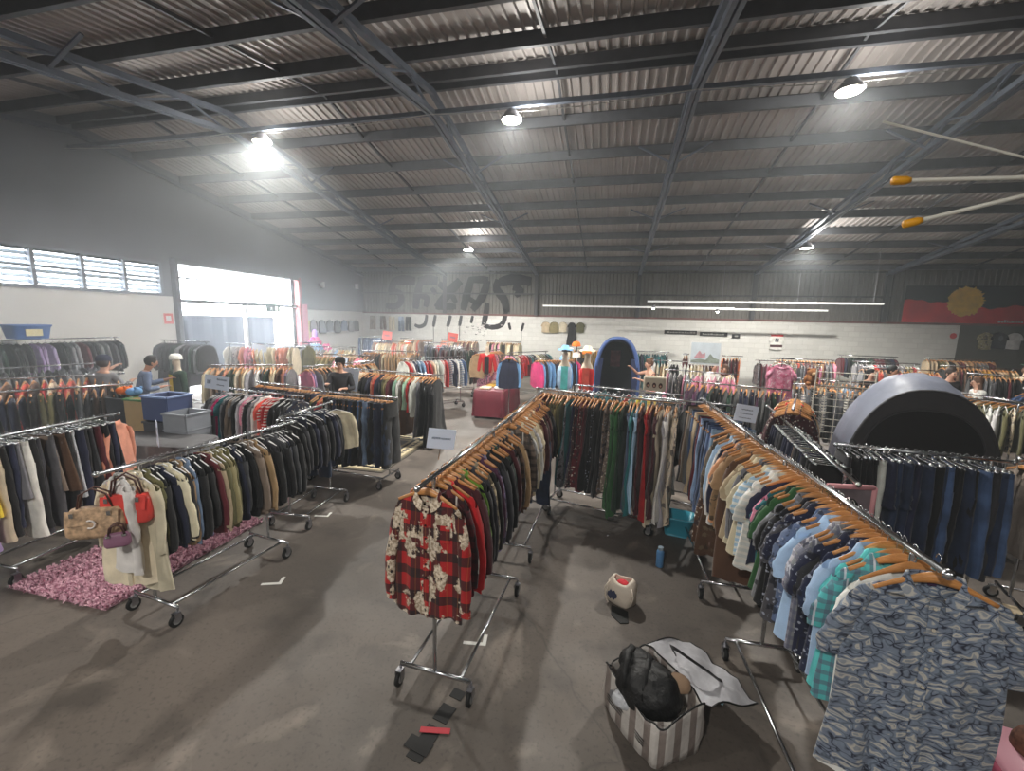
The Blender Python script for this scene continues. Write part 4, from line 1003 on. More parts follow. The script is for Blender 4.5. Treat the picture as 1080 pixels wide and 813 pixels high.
# the striped laundry bag, its lid thrown back, a black backpack inside
def stripes_mat():
    m, nt, b = newmat('striped_woven_plastic'); L = nt.links.new; tc = nd(nt,'ShaderNodeTexCoord'); sp = nd(nt,'ShaderNodeSeparateXYZ'); L(tc.outputs['Object'], sp.inputs[0])
    add = nd(nt,'ShaderNodeMath', operation='ADD'); L(sp.outputs[0], add.inputs[0]); L(sp.outputs[1], add.inputs[1])
    mu = nd(nt,'ShaderNodeMath', operation='MULTIPLY'); L(add.outputs[0], mu.inputs[0]); mu.inputs[1].default_value = 8.5
    fr = nd(nt,'ShaderNodeMath', operation='FRACT'); L(mu.outputs[0], fr.inputs[0]); gt = nd(nt,'ShaderNodeMath', operation='GREATER_THAN'); L(fr.outputs[0], gt.inputs[0]); gt.inputs[1].default_value = .55
    mx = nd(nt,'ShaderNodeMix', data_type='RGBA'); L(gt.outputs[0], mx.inputs[0]); mx.inputs[6].default_value = lin((.74,.72,.70))+(1,); mx.inputs[7].default_value = lin((.50,.46,.44))+(1,)
    n = nd(nt,'ShaderNodeTexNoise'); n.inputs['Scale'].default_value = 9; n.inputs['Detail'].default_value = 5; L(tc.outputs['Object'], n.inputs['Vector'])
    bp = nd(nt,'ShaderNodeBump'); bp.inputs['Strength'].default_value = .7; bp.inputs['Distance'].default_value = .03; L(n.outputs['Fac'], bp.inputs['Height']); L(bp.outputs[0], b.inputs['Normal'])
    L(mx.outputs[2], b.inputs['Base Color']); b.inputs['Roughness'].default_value = .35; return m
smat = stripes_mat(); piping = simple('black_bag_piping', (.05,.05,.05), .5); lining = simple('grey_bag_lining', (.78,.78,.80), .35, 0, 12, .15, .5, 18)
bagx, bagy = .43*S, 2.72*S
bag = tag(empty('laundry_bag', (bagx, bagy, 0), radians(-52)), 'open striped plastic laundry bag on the floor, its lid thrown back', 'bag')
def bagring(z, k=1.0, n=48, sag=0, inset=0):
    R = []; r = random.Random(4)
    for j in range(n):
        a = 2*pi*j/n; x = (.255-inset)*k*sgp(cos(a), .35); y = (.20-inset)*k*sgp(sin(a), .35)
        wv = .010*sin(a*7+z*16)+.007*sin(a*11-z*9); R.append((x*(1+wv*2), y*(1+wv*3), z + sag*(.02*sin(a*3+1)+.012*sin(a*5))))
    return R
mb = MB(); mb.rings([bagring(.0,.93), bagring(.02,1.0), bagring(.09,1.04), bagring(.18,1.03), bagring(.27,1.0,sag=1), bagring(.30,.99,sag=1.2), bagring(.285,.99,sag=1.2,inset=.008), bagring(.18,1.0,inset=.012), bagring(.03,.98,inset=.014)][::-1], close_top=True, close_bot=True)
mb.build('bag_body', smat, bag, True)
pr = bagring(.302,1.0,sag=1.2); MB().tube(pr+[pr[0],pr[1]], .005, 6).build('piping', piping, bag, True)
lidr = []
for i in range(10):
    t_ = i/9; row = []
    for j in range(13):
        s_ = j/12-.5; x = s_*.54*(1+.05*t_); y = .20 + t_*.40; z = .285 - .03*t_ - .08*t_*t_ + .02*sin(j*1.1+t_*5)+.012*sin(j*2.3-t_*7) + .03*sin(pi*j/12)*t_
        row.append((x, y, max(.02, z)))
    lidr.append(row)
lid_o = MB().strip(lidr); lid_ = lid_o.build('lid', lining, bag, True)
edge = [r_[0] for r_ in lidr] + lidr[-1][1:] + [r_[-1] for r_ in reversed(lidr[:-1])]
MB().tube(edge, .005, 6).build('piping', piping, lid_, True)
hp = [(-.13,.33,.27),(-.15,.30,.33),(-.08,.27,.375),(.02,.28,.385),(.12,.33,.36),(.15,.42,.28),(.10,.47,.24)]
MB().tube(hp, .011, 8, flat=(1.4,.4)).build('handle', piping, lid_, True)
for k in range(3): MB().tube([(-.17+.34*q/8, -.206-.012*sin(q), .15-k*.018+.012*sin(q*.9)) for q in range(9)], .003, 5).build('black_line', piping, bag)
MB().prism([(.045*cos(a)-.02, .30+.05*sin(a)*.5) for a in [k*pi/6 for k in range(12)]], 'z', .262, .264)
MB().bar((.16,.34,.235),(.23,.36,.225),.05,.004).build('pale_label', simple('pale_blue_label', (.72,.84,.9), .5), lid_)
MB().prism([(.03*cos(a)-.10, .205+.035*sin(a)) for a in [k*pi/6 for k in range(12)]], 'y', -.226, -.222).build('round_emblem', simple('grey_print', (.45,.45,.47), .5), bag)
bpk = simple('black_nylon', (.045,.045,.05), .55, 0, 14, .2, .5, 30)
bk = tag(empty('backpack', (bagx-.04, bagy-.01, .19), radians(-30)), 'black backpack stuffed into the open striped laundry bag', 'backpack')
def lump(p): return 1+.10*noise.noise(Vector((p.x*2.2+3, p.y*2.2, p.z*2.2)))+.05*noise.noise(p*6)
MB().ball((.02,-.02,.10), .20, 40, 26, (1.0,.82,.72), lump).build('pack_body', bpk, bk, True)
MB().ball((-.10,.05,.155), .105, 28, 18, (1.0,1.0,.72), lump).build('front_pocket', bpk, bk, True)
for k in range(2): MB().tube([(-.13+.13*k,.13,.16),(-.14+.12*k,.08,.235),(-.12+.13*k,-.02,.262),(-.09+.13*k,-.11,.225),(-.06+.12*k,-.16,.14)], .020, 8, flat=(1.0,.35)).build('strap', bpk, bk, True)
MB().ball((.16,.10,.145), .07, 18, 12, (1,1,.5), lump).build('tan_pouch', simple('tan_pouch_cloth', (.55,.45,.36), .8), bk, True)
pb = tag(MB().ball((0,0,0), .075, 22, 14, (1,.8,.7), lump).build('plastic_wrap', simple('clear_crumpled_plastic', (.75,.76,.78), .15, 0, 20, .1, .8, 40), None, True, (bagx-.17, bagy-.08, .22)), 'crumpled clear plastic bag in the corner of the laundry bag', 'plastic bag')

# white carrier bag farther up the aisle, its shadow a flat black sheet
cb_ = tag(empty('tote_bag', (.27*S, 4.02*S, 0), radians(-25)), 'small white tote bag standing open in the aisle, black painted shadow on the floor', 'bag')
tot = simple('white_tote_cloth', (.83,.78,.72), .6, 0, 5, .08, .4, 14)
R = []
for z, k in ((0,.72),(.03,.95),(.10,1.02),(.17,.98),(.215,.80),(.235,.62),(.222,.58),(.16,.80)):
    R.append([(.125*k*sgp(cos(a), .7)*(1+.06*sin(a*5+z*30)), .10*k*sgp(sin(a), .7)*(1+.07*sin(a*4-z*20)), z+.018*sin(a*2+1)*(z > .15)) for a in [2*pi*j/32 for j in range(32)]])
MB().rings(R, close_top=True, close_bot=True).build('bag_body', tot, cb_, True)
MB().ball((0,0,.19), .055, 16, 10, (1,.8,.5), lump).build('red_contents', simple('red_cloth', (.75,.15,.2), .8), cb_, True)
MB().prism([(-.05+.045*cos(a), .11+.05*sin(a)*(1 if k_ % 2 else .6)) for k_, a in enumerate([k*pi/8 for k in range(16)])], 'y', -.107, -.101).build('blue_print', simple('navy_print', (.2,.22,.32), .7), cb_)
MB().tube([(-.10,-.05,.20),(-.13,-.07,.14),(-.125,-.08,.06),(-.09,-.09,.01)], .008, 7).build('handle', tot, cb_, True)
MB().tube([(.10,-.05,.20),(.13,-.07,.14),(.12,-.08,.07)], .008, 7).build('handle', tot, cb_, True)
MB().prism([(-.05,-.10),(.10,-.09),(.16,-.22),(.11,-.27),(0,-.22)], 'z', .001, .008).build('shadow_patch', simple('shadow_patch_black', (.04,.04,.04), .7), cb_)

bt = tag(empty('drink_bottle', (.72*S, 4.80*S, 0)), 'light blue drink bottle standing on the floor near the teal tub', 'bottle')
bl = simple('blue_bottle_enamel', (.35,.55,.75), .35)
MB().tube([(0,0,0),(0,0,.005),(0,0,.16),(0,0,.175),(0,0,.185)], [.036,.038,.038,.034,.028], 20).build('bottle_body', bl, bt, True); MB().tube([(0,0,.185),(0,0,.215)], .027, 18).build('lid', simple('bottle_lid', (.55,.62,.68), .4), bt)
tb = tag(empty('storage_tub', (1.03*S, 5.68*S, 0), radians(-10)), 'bright teal plastic tub on the floor below the cream dresses', 'tub')
tq = simple('teal_tub_plastic', (.22,.62,.72), .35)
mb = MB(); mb.rings([[(wv*sgp(cos(2*pi*j/28),.3), dv*sgp(sin(2*pi*j/28),.3), z) for j in range(28)] for z, wv, dv in ((.02,.13,.10),(.22,.18,.14),(.23,.195,.155),(.245,.195,.155),(.245,.175,.135),(0.03,.12,.09))][::-1], close_top=True); mb.build('tub_body', tq, tb, True)
MB().rings([[(wv*sgp(cos(2*pi*j/28),.3), dv*sgp(sin(2*pi*j/28),.3), z) for j in range(28)] for z, wv, dv in ((0,.125,.095),(.02,.13,.10))], close_bot=True).build('foot', tq, tb, True)
nb_ = tag(MB().ball((0,0,0), .15, 24, 16, (1.1,.9,.5), lump).build('carrier_bag', simple('navy_plastic', (.10,.12,.30), .35, 0, 8, .2, .6, 20), None, True, (1.12*S, 6.05*S, .075)), 'shiny navy carrier bag slumped beside the teal tub', 'bag')

# handbags on the left rack's front end
def handbag(loc, rz, sc_, mat, strapm, label, emblem=None, flap=True):
    t = tag(empty('handbag', loc, rz), label, 'handbag', 'handbags on the rack end'); w_, d__, h_ = sc_
    R = []
    for z, k in ((0,.86),(.12,1.0),(.45,1.03),(.8,.95),(1.0,.80)): R.append([(w_/2*k*sgp(cos(a),.45), d__/2*k*sgp(sin(a),.6)*(1.1-.5*z), z*h_) for a in [2*pi*j/28 for j in range(28)]])
    MB().rings(R[::-1], close_top=True, close_bot=True).build('bag_body', mat, t, True)
    if flap: MB().strip([[(-w_*.44+w_*.88*j/8, -d__*.52*(1.1-.5*z)-.004-.004*sin(j), z*h_) for j in range(9)] for z in (1.0,.8,.62,.5)]).build('flap', mat, t, True)
    for s_ in (-1,1): MB().tube([(-w_*.3,.012*s_,h_*.95),(-w_*.22,.02*s_,h_*1.5),(0,.02*s_,h_*1.72),(w_*.22,.02*s_,h_*1.5),(w_*.3,.012*s_,h_*.95)], .007, 7).build('handle', strapm, t, True)
    if emblem: MB().tube([(.03*cos(a),-d__*.52-.008,h_*.55+.03*sin(a)) for a in [radians(q) for q in range(-120,121,30)]], .006, 6).build('metal_emblem', emblem, t, True)
    for s_ in (-1,1): MB().box(s_*w_*.3-.012,s_*w_*.3+.012,-d__*.5,-d__*.3,h_*.80,h_*.95).build('buckle', M['chrome'], t)
leo = simple('leopard_handbag_leather', (.72,.60,.48), .45, 0, 30, .45); redl = simple('red_handbag_leather', (.85,.28,.25), .35, 0, 6, .08); brl = simple('brown_leather_strap', (.30,.18,.15), .5)
handbag((lx-.03, ly-.02, zL-.46), radians(30), (.36,.15,.21), leo, brl, 'tan leopard-look handbag with pale emblem hanging on the rack end', simple('pale_emblem', (.93,.9,.88), .3))
handbag((lx+.10, ly+.10, zL-.40), radians(25), (.33,.13,.22), redl, brl, 'bright red handbag hanging beside the leopard-look bag')
handbag((lx+.16, ly-.03, zL-.52), radians(40), (.15,.06,.10), simple('mauve_purse', (.55,.38,.48), .5), brl, 'small mauve purse hanging below the red handbag', None, False)

# pink-edged frame on the empty rail, pink stool and cap at right
pf = tag(empty('framed_print', (2.10*S, 4.0*S, zS-.34), radians(8)), 'pink-edged frame with a dark plush picture hanging on the rail end', 'picture'); pfm = simple('pink_frame', (.82,.58,.60), .6)
for a_, b__ in (((-.17,0,0),(.17,0,0)),((-.17,0,.30),(.17,0,.30)),((-.17,0,0),(-.17,0,.30)),((.17,0,0),(.17,0,.30))): MB().tube([a_, b__], .02, 10).build('frame_rail', pfm, pf, True)
MB().box(-.165,.165,-.004,.006,.01,.29).build('picture', simple('grey_picture', (.42,.38,.40), .7, 0, 5, .4), pf)
MB().ball((.0,-.012,.15), .06, 14, 10, (1.1,.3,1), lump).build('dark_motif', simple('dark_plush', (.12,.1,.11), .9), pf, True)
MB().tube([(-.08,0,.31),(0,0,.40),(.08,0,.31)], .004, 5).build('hanging_string', M['black_plastic'], pf)
st = tag(empty('stool', (2.32*S, 2.36*S, 0), radians(-12)), 'pink padded stool with black legs at the right edge behind the whale-print shirt', 'stool')
pst = simple('pink_padded_vinyl', (.66,.30,.40), .5, 0, 4, .1, .3, 12); lgt = simple('pale_pink_top', (.82,.58,.64), .5)
R = [[(.24*k*sgp(cos(a),.3), .2*k*sgp(sin(a),.3), z) for a in [2*pi*j/28 for j in range(28)]] for z, k in ((.30,.97),(.32,1.0),(.52,1.0),(.55,.96))]
MB().rings(R[::-1], close_top=True, close_bot=True).build('seat', pst, st, True); MB().rings([[(.225*k*sgp(cos(a),.3), .185*k*sgp(sin(a),.3), z) for a in [2*pi*j/28 for j in range(28)]] for z, k in ((.575,.95),(.55,1))], close_top=True).build('cushion', lgt, st, True)
for x in (-.2,.2):
    for y in (-.16,.16): MB().tube([(x,y,0),(x,y,.305)], .018, 8).build('leg', M['black_plastic'], st)
hat = tag(empty('cap', (2.30*S, 2.42*S, .575), radians(30)), 'brown patterned cap lying on the pink stool', 'cap')
brc = simple('brown_patterned_cloth', (.42,.28,.22), .8, 0, 40, .5)
def caphalf(p): return 1 if p.z > -.1 else .98
MB().rings([[(.095*k*cos(a), .105*k*sin(a), z) for a in [2*pi*j/24 for j in range(24)]] for z, k in ((.10,.15),(.097,.5),(.08,.8),(.04,.97),(0.001,1.0))], close_top=True).build('crown', brc, hat, True)
MB().prism([(.09*cos(a), -.09-.07*sin(a)) for a in [k*pi/8 for k in range(9)]], 'z', .001, .006).build('brim', brc, hat)
# flattened cardboard on the floor by the rack feet
cdm = simple('pale_cardboard', (.66,.60,.50), .8, 0, 4, .1)
for x, y, a, lab in ((4.05,4.15,-28,'flat pale cardboard sheet on the floor, nearer of two below the dark jeans'), (4.55,4.75,-20,'flat pale cardboard sheet on the floor, farther of two below the dark jeans')):
    t = tag(empty('cardboard_sheet', (x*S, y*S, 0), radians(a)), lab, 'cardboard'); MB().box(-.42,.42,-.12,.12,.0,.006).build('sheet', cdm, t); MB().bar((-.42,-.128,.009),(.42,-.128,.009),.015,.016).build('folded_edge', cdm, t)

# ------------------------------------------------------------------ people and mannequins
SKIN = [simple('skin_light', (.80,.62,.53), .55, 0, 10, .06), simple('skin_mid', (.68,.49,.39), .55, 0, 10, .06)]
clothm = {}
def cm(col):
    if col not in clothm: clothm[col] = simple('garment_' + col.replace(' ','_'), COL[col], .85, 0, 9, .12, .3, 25)
    return clothm[col]
def skinned(name, verts, edges, radii, mat, parent=None, sub=1, root=0):
    me = bpy.data.meshes.new(name); me.from_pydata(verts, edges, []); me.materials.append(mat)
    o = link(name, me, parent); sk = o.modifiers.new('Skin', 'SKIN'); sk.use_smooth_shade = True
    for i, r in enumerate(radii):
        sv = me.skin_vertices[0].data[i]; sv.radius = (r, r) if not isinstance(r, tuple) else r; sv.use_root = (i == root)
    ss = o.modifiers.new('Subdivision', 'SUBSURF'); ss.levels = sub; ss.render_levels = sub
    return o
def limb_points(side, pose):
    sh = Vector((side*.165, .01, 1.40))
    if pose == 'down': el, wr = sh+Vector((side*.05,.03,-.28)), sh+Vector((side*.06,-.04,-.52))
    elif pose == 'reach': el, wr = sh+Vector((side*.07,-.14,-.22)), sh+Vector((side*.0,-.36,-.14))
    elif pose == 'high': el, wr = sh+Vector((side*.16,-.18,-.06)), sh+Vector((side*.02,-.38,.10))
    elif pose == 'front': el, wr = sh+Vector((side*.08,-.04,-.27)), sh+Vector((-side*.03,-.26,-.24))
    return sh, el, wr
def person(loc, rz, label, top, bottom, hair, poses=('reach','reach'), skin=0, hairlen='short', lean=.0, height=1.0, bare=False, hat=None, female=False, nod=.0):
    o_sk = SKIN[skin]; V = [(0,.0,.96),(0,.01,1.10),(0,.0,1.25),(0,.01,1.38),(0,.0,1.47),(0,-.012,1.53),(0,-.02,1.60),(0,-.012,1.68)]
    R = [(.145,.10),(.125,.085),(.15,.10),(.135,.085),.052,.056,(.075,.092),(.062,.075)]; E_ = [(i,i+1) for i in range(7)]
    def addv(p, r, frm):
        V.append(tuple(p)); R.append(r); E_.append((frm, len(V)-1)); return len(V)-1
    def off(p):   # lean of the trunk from the hips, nod of the head
        y, z = p[1], p[2]
        if z > .96: k = (z-.96); y -= k*lean; z -= k*lean*lean*.5
        if p[2] > 1.5: y -= (p[2]-1.5)*nod
        return (p[0], y, z)
    addv((0,-.118,1.585), .012, 6)                                  # nose
    arms = []
    for side, pose in zip((-1,1), poses):
        sh, el, wr = limb_points(side, pose); a = addv(sh, .058, 3); b_ = addv(el, .042, a); c_ = addv(wr, .028, b_)
        d = (wr-el).normalized(); side_v = d.cross(Vector((0,0,1)) if abs(d.z) < .8 else Vector((0,1,0))).normalized(); nrm = side_v.cross(d).normalized()
        pm = addv(wr+d*.055, (.036,.018), c_)
        for q, ln in ((-1.5,.062),(-.5,.075),(.5,.072),(1.5,.055)):
            k0 = wr+d*.085+side_v*(q*.017); f1 = addv(k0, .010, pm); f2 = addv(k0+d*ln*.5-nrm*.012, .009, f1); addv(k0+d*ln*.85-nrm*.035, .008, f2)
        t1 = addv(wr+d*.035+side_v*side*.034, .011, c_); addv(wr+d*.075+side_v*side*.052-nrm*.012, .009, t1)
        arms.append((sh, el, wr))
    lg = []
    for side in (-1,1):
        h = addv((side*.085,0,.88), .085, 0); k = addv((side*.10,-.01,.50), .058, h); a = addv((side*.105,.02,.09), .040, k); addv((side*.115,-.13,.035), .034, a); lg.append(side)
    V2 = [off(p) for p in V]
    body = skinned('person', V2, E_, R, o_sk, None, 1); body.location = (loc[0], loc[1], 0); body.rotation_euler = (0,0,rz); body.scale = (height,)*3
    tag(body, label, 'person')
    if top:
        Vt = [(0,0,.90),(0,.01,1.08),(0,0,1.25),(0,.01,1.39)] + ([(0,0,1.44)] if not bare else []); Rt = [(.165,.12),(.148,.108),(.172,.122),(.155,.105)] + ([.062] if not bare else [])
        if bare: Vt = Vt[:3] + [(0,.0,1.32)]; Rt = [(.16,.118),(.14,.102),(.166,.118),(.150,.10)]
        Et = [(i,i+1) for i in range(len(Vt)-1)]
        if not bare:
            for sh, el, wr in arms:
                b0 = len(Vt); Vt += [tuple(sh), tuple(el), tuple(el.lerp(wr,.82))]; Rt += [.072,.056,.044]; Et += [(3,b0),(b0,b0+1),(b0+1,b0+2)]
        skinned('top', [off(p) for p in Vt], Et, Rt, cm(top), body, 1)
    Vb = [(0,.0,1.0),(0,0,.92)]; Rb = [(.155,.112),(.16,.118)]; Eb = [(0,1)]
    for side in (-1,1):
        b0 = len(Vb); Vb += [(side*.088,0,.84),(side*.10,-.008,.50),(side*.106,.02,.12)]; Rb += [.096,.072,.058]; Eb += [(1,b0),(b0,b0+1),(b0+1,b0+2)]
    skinned('trousers', Vb, Eb, Rb, cm(bottom), body, 1)
    hc = off((0,.005,1.645)); hm = simple('hair_' + hair.replace(' ','_'), COL[hair], .6, 0, 40, .25)
    def hairfn(p): return (1.0 if (p.y > -.15 or p.z > .45) else .72)*(1+.05*noise.noise(p*5))
    ho = MB().ball(hc, .108, 20, 14, (.86,1.0,1.0), hairfn).build('hair', hm, body, True)
    if hairlen == 'long':
        MB().rings([[((.088+.015*t)*cos(a)+hc[0], hc[1]+.035+.05*sin(a)+.02*t, hc[2]-.03-.30*t) for a in [2*pi*j/16 for j in range(16)]] for t in (0,.35,.7,1)], close_bot=True).build('long_hair', hm, ho, True)
    if hairlen == 'bun': MB().ball((0,hc[1]+.06,hc[2]+.10), .045, 12, 8).build('bun', hm, ho, True)
    if hat:
        hm2 = cm(hat); hz = hc[2]+.02
        MB().rings([[(.104*k*cos(a), hc[1]+.115*k*sin(a), hz+z) for a in [2*pi*j/22 for j in range(22)]] for z, k in ((.105,.15),(.098,.6),(.06,.92),(0,1.0))], close_top=True).strip([[(x_, hc[1]-.105-y_*(1-(x_/.085)**2), hz+.004) for x_ in (-.08,-.04,0,.04,.08)] for y_ in (0,.04,.075)]).build('cap', hm2, body, True)
    ec = off((0,-.098,1.617))
    for s_ in (-1,1): MB().ball((s_*.03, ec[1]-.006, ec[2]), .011, 8, 6).build('eye', simple('eye_dark', (.08,.06,.05), .3), body, True); MB().ball((s_*.088, ec[1]+.09, ec[2]-.02), .022, 8, 6, (.35,.8,1.2)).build('ear', o_sk, body, True)
    MB().ball((0, ec[1]-.004, ec[2]-.075), .02, 10, 6, (1.1,.5,.35)).build('mouth', simple('lips', (.60,.32,.30), .5), body, True)
    sh_m = simple('dark_shoe', (.08,.08,.08), .6)
    for s_ in (-1,1): MB().ball((s_*.112,-.06,.045), .07, 12, 8, (.7,1.75,.62)).build('shoe', sh_m, body, True)
    return body
person(U(-9.55,6.0), radians(-165), 'person in a pale grey sweatshirt and dark cap reaching up at a rack', 'grey', 'black', 'dark brown', ('reach','high'), 0, lean=.10, hat='navy', height=1.0)
person(U(-9.25,6.45), radians(150), 'dark-haired person in a slate-blue top bending over a rack beside the grey sweatshirt', 'slate blue', 'charcoal', 'black', ('front','reach'), 1, lean=.22, nod=.3)
person(U(-5.75,8.05), radians(20), 'person in a dark cap and black jacket behind the wooden-hanger rack', 'charcoal', 'black', 'dark brown', ('reach','front'), 0, hat='black', height=.98)
person(U(1.15,11.5), radians(-70), 'bare-shouldered person with tied-up hair reaching out to a rack', 'black', 'navy', 'brown', ('high','reach'), 0, 'bun', .15, .98, True)
person(U(2.75,12.2), radians(30), 'long-haired person in white browsing under the picture board', 'white', 'navy', 'dark brown', ('reach','front'), 0, 'long', .1, .95)
person(U(3.15,12.4), radians(-20), 'brown-haired person in cream bending at the rack under the picture board', 'cream', 'charcoal', 'brown', ('reach','reach'), 0, 'long', .3, .93)
person(U(6.5,12.3), radians(15), 'smiling long-haired person in black top holding a pink garment', 'black', 'navy', 'black', ('front','front'), 0, 'long', .0, .93)
person(U(7.0,12.5), radians(40), 'person with short black hair beside the one holding pink', 'navy', 'charcoal', 'black', ('reach','front'), 1, 'short', .1, .98)
person(U(7.95,12.0), radians(10), 'person in a black T-shirt and glasses behind the grey tent', 'black', 'charcoal', 'dark brown', ('front','front'), 0, 'short', .05, 1.0)
person(U(8.35,11.6), radians(-100), 'red-haired person in white seen side-on behind the tent', 'white', 'navy', 'brown', ('front','reach'), 0, 'long', .15, .92)
person(U(11.3,14.6), radians(25), 'person in a cream top beside the dark green hat stand far right', 'cream', 'navy', 'brown', ('reach','reach'), 0, 'short', .2, .97)
pk_ = facing('blouse', 'pink', 'floral', (6.5*S, 12.3*S-.42, 1.42), radians(10), 'pale pink blouse held up by the long-haired person in black', 'white', 0, .8)

def mannequin(loc, rz, label, top, zt=1.45, hat=None, hatcol='white', under=None, stand=True, sleeves=True):
    t = tag(empty('mannequin', (loc[0], loc[1], 0), rz), label, 'mannequin'); b0 = zt-1.45
    wm = simple('mannequin_cream', (.82,.76,.68), .5)
    sk = skinned('torso', [(0,0,.85+b0),(0,0,1.05+b0),(0,0,1.25+b0),(0,0,1.38+b0),(0,0,1.48+b0),(0,-.01,1.58+b0),(0,-.01,1.66+b0)], [(i,i+1) for i in range(6)], [(.15,.11),(.12,.09),(.155,.105),(.13,.085),.05,(.07,.085),(.06,.075)], wm, t)
    Vt = [(0,0,.82+b0),(0,0,1.06+b0),(0,0,1.25+b0),(0,0,1.39+b0)]; Rt = [(.18,.13),(.15,.11),(.175,.125),(.15,.105)]; Et = [(0,1),(1,2),(2,3)]
    if sleeves:
        for s_ in (-1,1): n = len(Vt); Vt += [(s_*.17,0,1.39+b0),(s_*.23,.0,1.12+b0),(s_*.25,-.03,.90+b0)]; Rt += [.07,.06,.048]; Et += [(3,n),(n,n+1),(n+1,n+2)]
    tp = skinned('jacket' if sleeves else 'top', Vt, Et, Rt, cm(top), t)
    if under: MB().strip([[(x, -.118-.010*cos(x*12), z+b0) for x in (-.07,-.035,0,.035,.07)] for z in (1.36,1.2,1.02,.86)]).strip([[(x, -.140, z+b0) for x in (-.07,0,.07)] for z in (.98,.84)]).build('front_panel', cm(under), tp, True)
    MB().tube([(0,0,.02),(0,0,.88+b0)], .016, 10).build('pole', M['chrome'], t); MB().tube([(0,0,0),(0,0,.02)], .17, 20).build('base', M['chrome'], t)
    if hat == 'cap':
        hz = 1.66+b0; MB().rings([[(.10*k*cos(a), .11*k*sin(a)-.01, hz+z) for a in [2*pi*j/20 for j in range(20)]] for z, k in ((.10,.2),(.09,.65),(.05,.95),(-.01,1.0))], close_top=True).build('cap', cm(hatcol), t, True)
    if hat == 'brim':
        hz = 1.66+b0; MB().rings([[(k*cos(a), k*sin(a)-.01, hz+z+.01*sin(a*3)) for a in [2*pi*j/24 for j in range(24)]] for z, k in ((.12,.03),(.11,.07),(.05,.095),(.04,.14),(.03,.155))], close_top=True).build('sun_hat', cm(hatcol), t, True)
    return t
mannequin(U(-9.15,7.15), radians(-15), 'mannequin in a dark green jacket over yellow, wearing a white cap', 'dark green', 1.42, 'cap', 'white', 'yellow')
mannequin(U(-.45,9.3), radians(-5), 'mannequin in a bright red printed top and pale sun hat', 'red', 1.72, 'brim', 'cream', 'coral', sleeves=False)
mannequin(U(-.98,9.7), radians(5), 'mannequin in a pale blue beach-print vest and light blue hat', 'pale blue', 1.70, 'brim', 'sky blue', 'turquoise', sleeves=False)
mannequin(U(-3.9,13.2), radians(10), 'mannequin in red and black sports jacket near the striped shirts', 'red', 1.55, None, under='black')
mannequin(U(11.0,14.0), radians(0), 'mannequin in a dark green wide-brimmed hat and cream top far right', 'cream', 1.5, 'brim', 'dark green', sleeves=False)
hs = tag(empty('hat_stand', U(-.8,10.6)), 'hat stand with orange, black and white caps behind the red-topped mannequin', 'hat stand')
MB().tube([(0,0,0),(0,0,2.0)], .018, 8).build('pole', M['black_plastic'], hs); MB().tube([(0,0,0),(0,0,.02)], .2, 18).build('base', M['black_plastic'], hs)
for k, (cx_, cz_, cc) in enumerate(((0,1.98,'orange'),(-.22,1.85,'black'),(.24,1.82,'orange'),(.02,1.74,'white'),(-.26,1.66,'sky blue'),(.22,1.62,'black'))):
    h_ = MB().rings([[(cx_+.10*q*cos(a), -.04+.11*q*sin(a)-(.05*max(0,-sin(a)) if q > .96 else 0), cz_+z*.85) for a in [2*pi*j/20 for j in range(20)]] for z, q in ((.13,.2),(.11,.7),(.05,.97),(0,1.0))], close_top=True).build('cap', cm(cc), None, True)
    h_.location = (hs.location.x, hs.location.y, 0); tag(h_, f'{cc} cap on the hat stand behind the red-topped mannequin, ' + ('topmost','upper left','upper right','middle','lower left','lower right')[k], 'cap', 'caps on the hat stand')

# ------------------------------------------------------------------ tables, crates, tents
tbl = tag(empty('trestle_table', U(-3.28,12.3)), 'trestle table under a burgundy cloth in the aisle', 'table')
hw_, hl_ = .40, .92
MB().box(-hw_,hw_,-hl_,hl_,.70,.725).build('table_top', simple('table_board', (.6,.5,.4), .6), tbl)
for x in (-.34,.34):
    for y in (-.8,.8): MB().tube([(x,y,0),(x,y,.70)], .015, 8).build('leg', M['black_metal'], tbl)
cl = MB(); nR = 80
def tc_ring(z, k, wv): return [((hw_+.012)*k*sgp(cos(a),.12)*(1+wv*.05*sin(a*22)), (hl_+.012)*k*sgp(sin(a),.12)*(1+wv*.025*sin(a*22+1)), z) for a in [2*pi*j/nR for j in range(nR)]]
cl.rings([tc_ring(.735,.99,0), tc_ring(.728,1.0,0), tc_ring(.45,1.02,.6), tc_ring(.06,1.05,1.0)], close_top=True)
c_ = tag(cl.build('tablecloth', simple('burgundy_tablecloth', (.42,.10,.17), .6, 0, 4, .15), None, True), 'burgundy cloth draped to the floor over the trestle table', 'tablecloth'); c_.location = U(-3.28,12.3) + (0,)
for k, (x, y, col, nm, lab) in enumerate(((-.15,-.65,'cream','folded_shirt','cream folded shirt on the near end of the burgundy table'),(.18,-.50,'white','folded_shirt','white folded shirt on the near end of the burgundy table'),(-.1,-.2,'mustard','folded_shirt','mustard folded shirt near the middle of the burgundy table'),(.15,.05,'pale grey','folded_shirt','pale grey folded shirt on the middle of the burgundy table'),(-.12,.35,'tan','folded_shirt','tan folded shirt on the far half of the burgundy table'),(.15,.6,'black','folded_shirt','black folded shirt at the far end of the burgundy table'))):
    o = MB().rings([[(.13*q*sgp(cos(a),.35), .16*q*sgp(sin(a),.35), z) for a in [2*pi*j/24 for j in range(24)]] for z, q in ((.0,.97),(.02,1.0),(.045,1.0),(.055,.9))][::-1], close_top=True, close_bot=True).build(nm, cm(col), None, True)
    o.location = (-3.28*S+x, 12.3*S+y, .736); o.rotation_euler = (0,0,rnd.uniform(-.3,.3)); tag(o, lab, 'shirt')
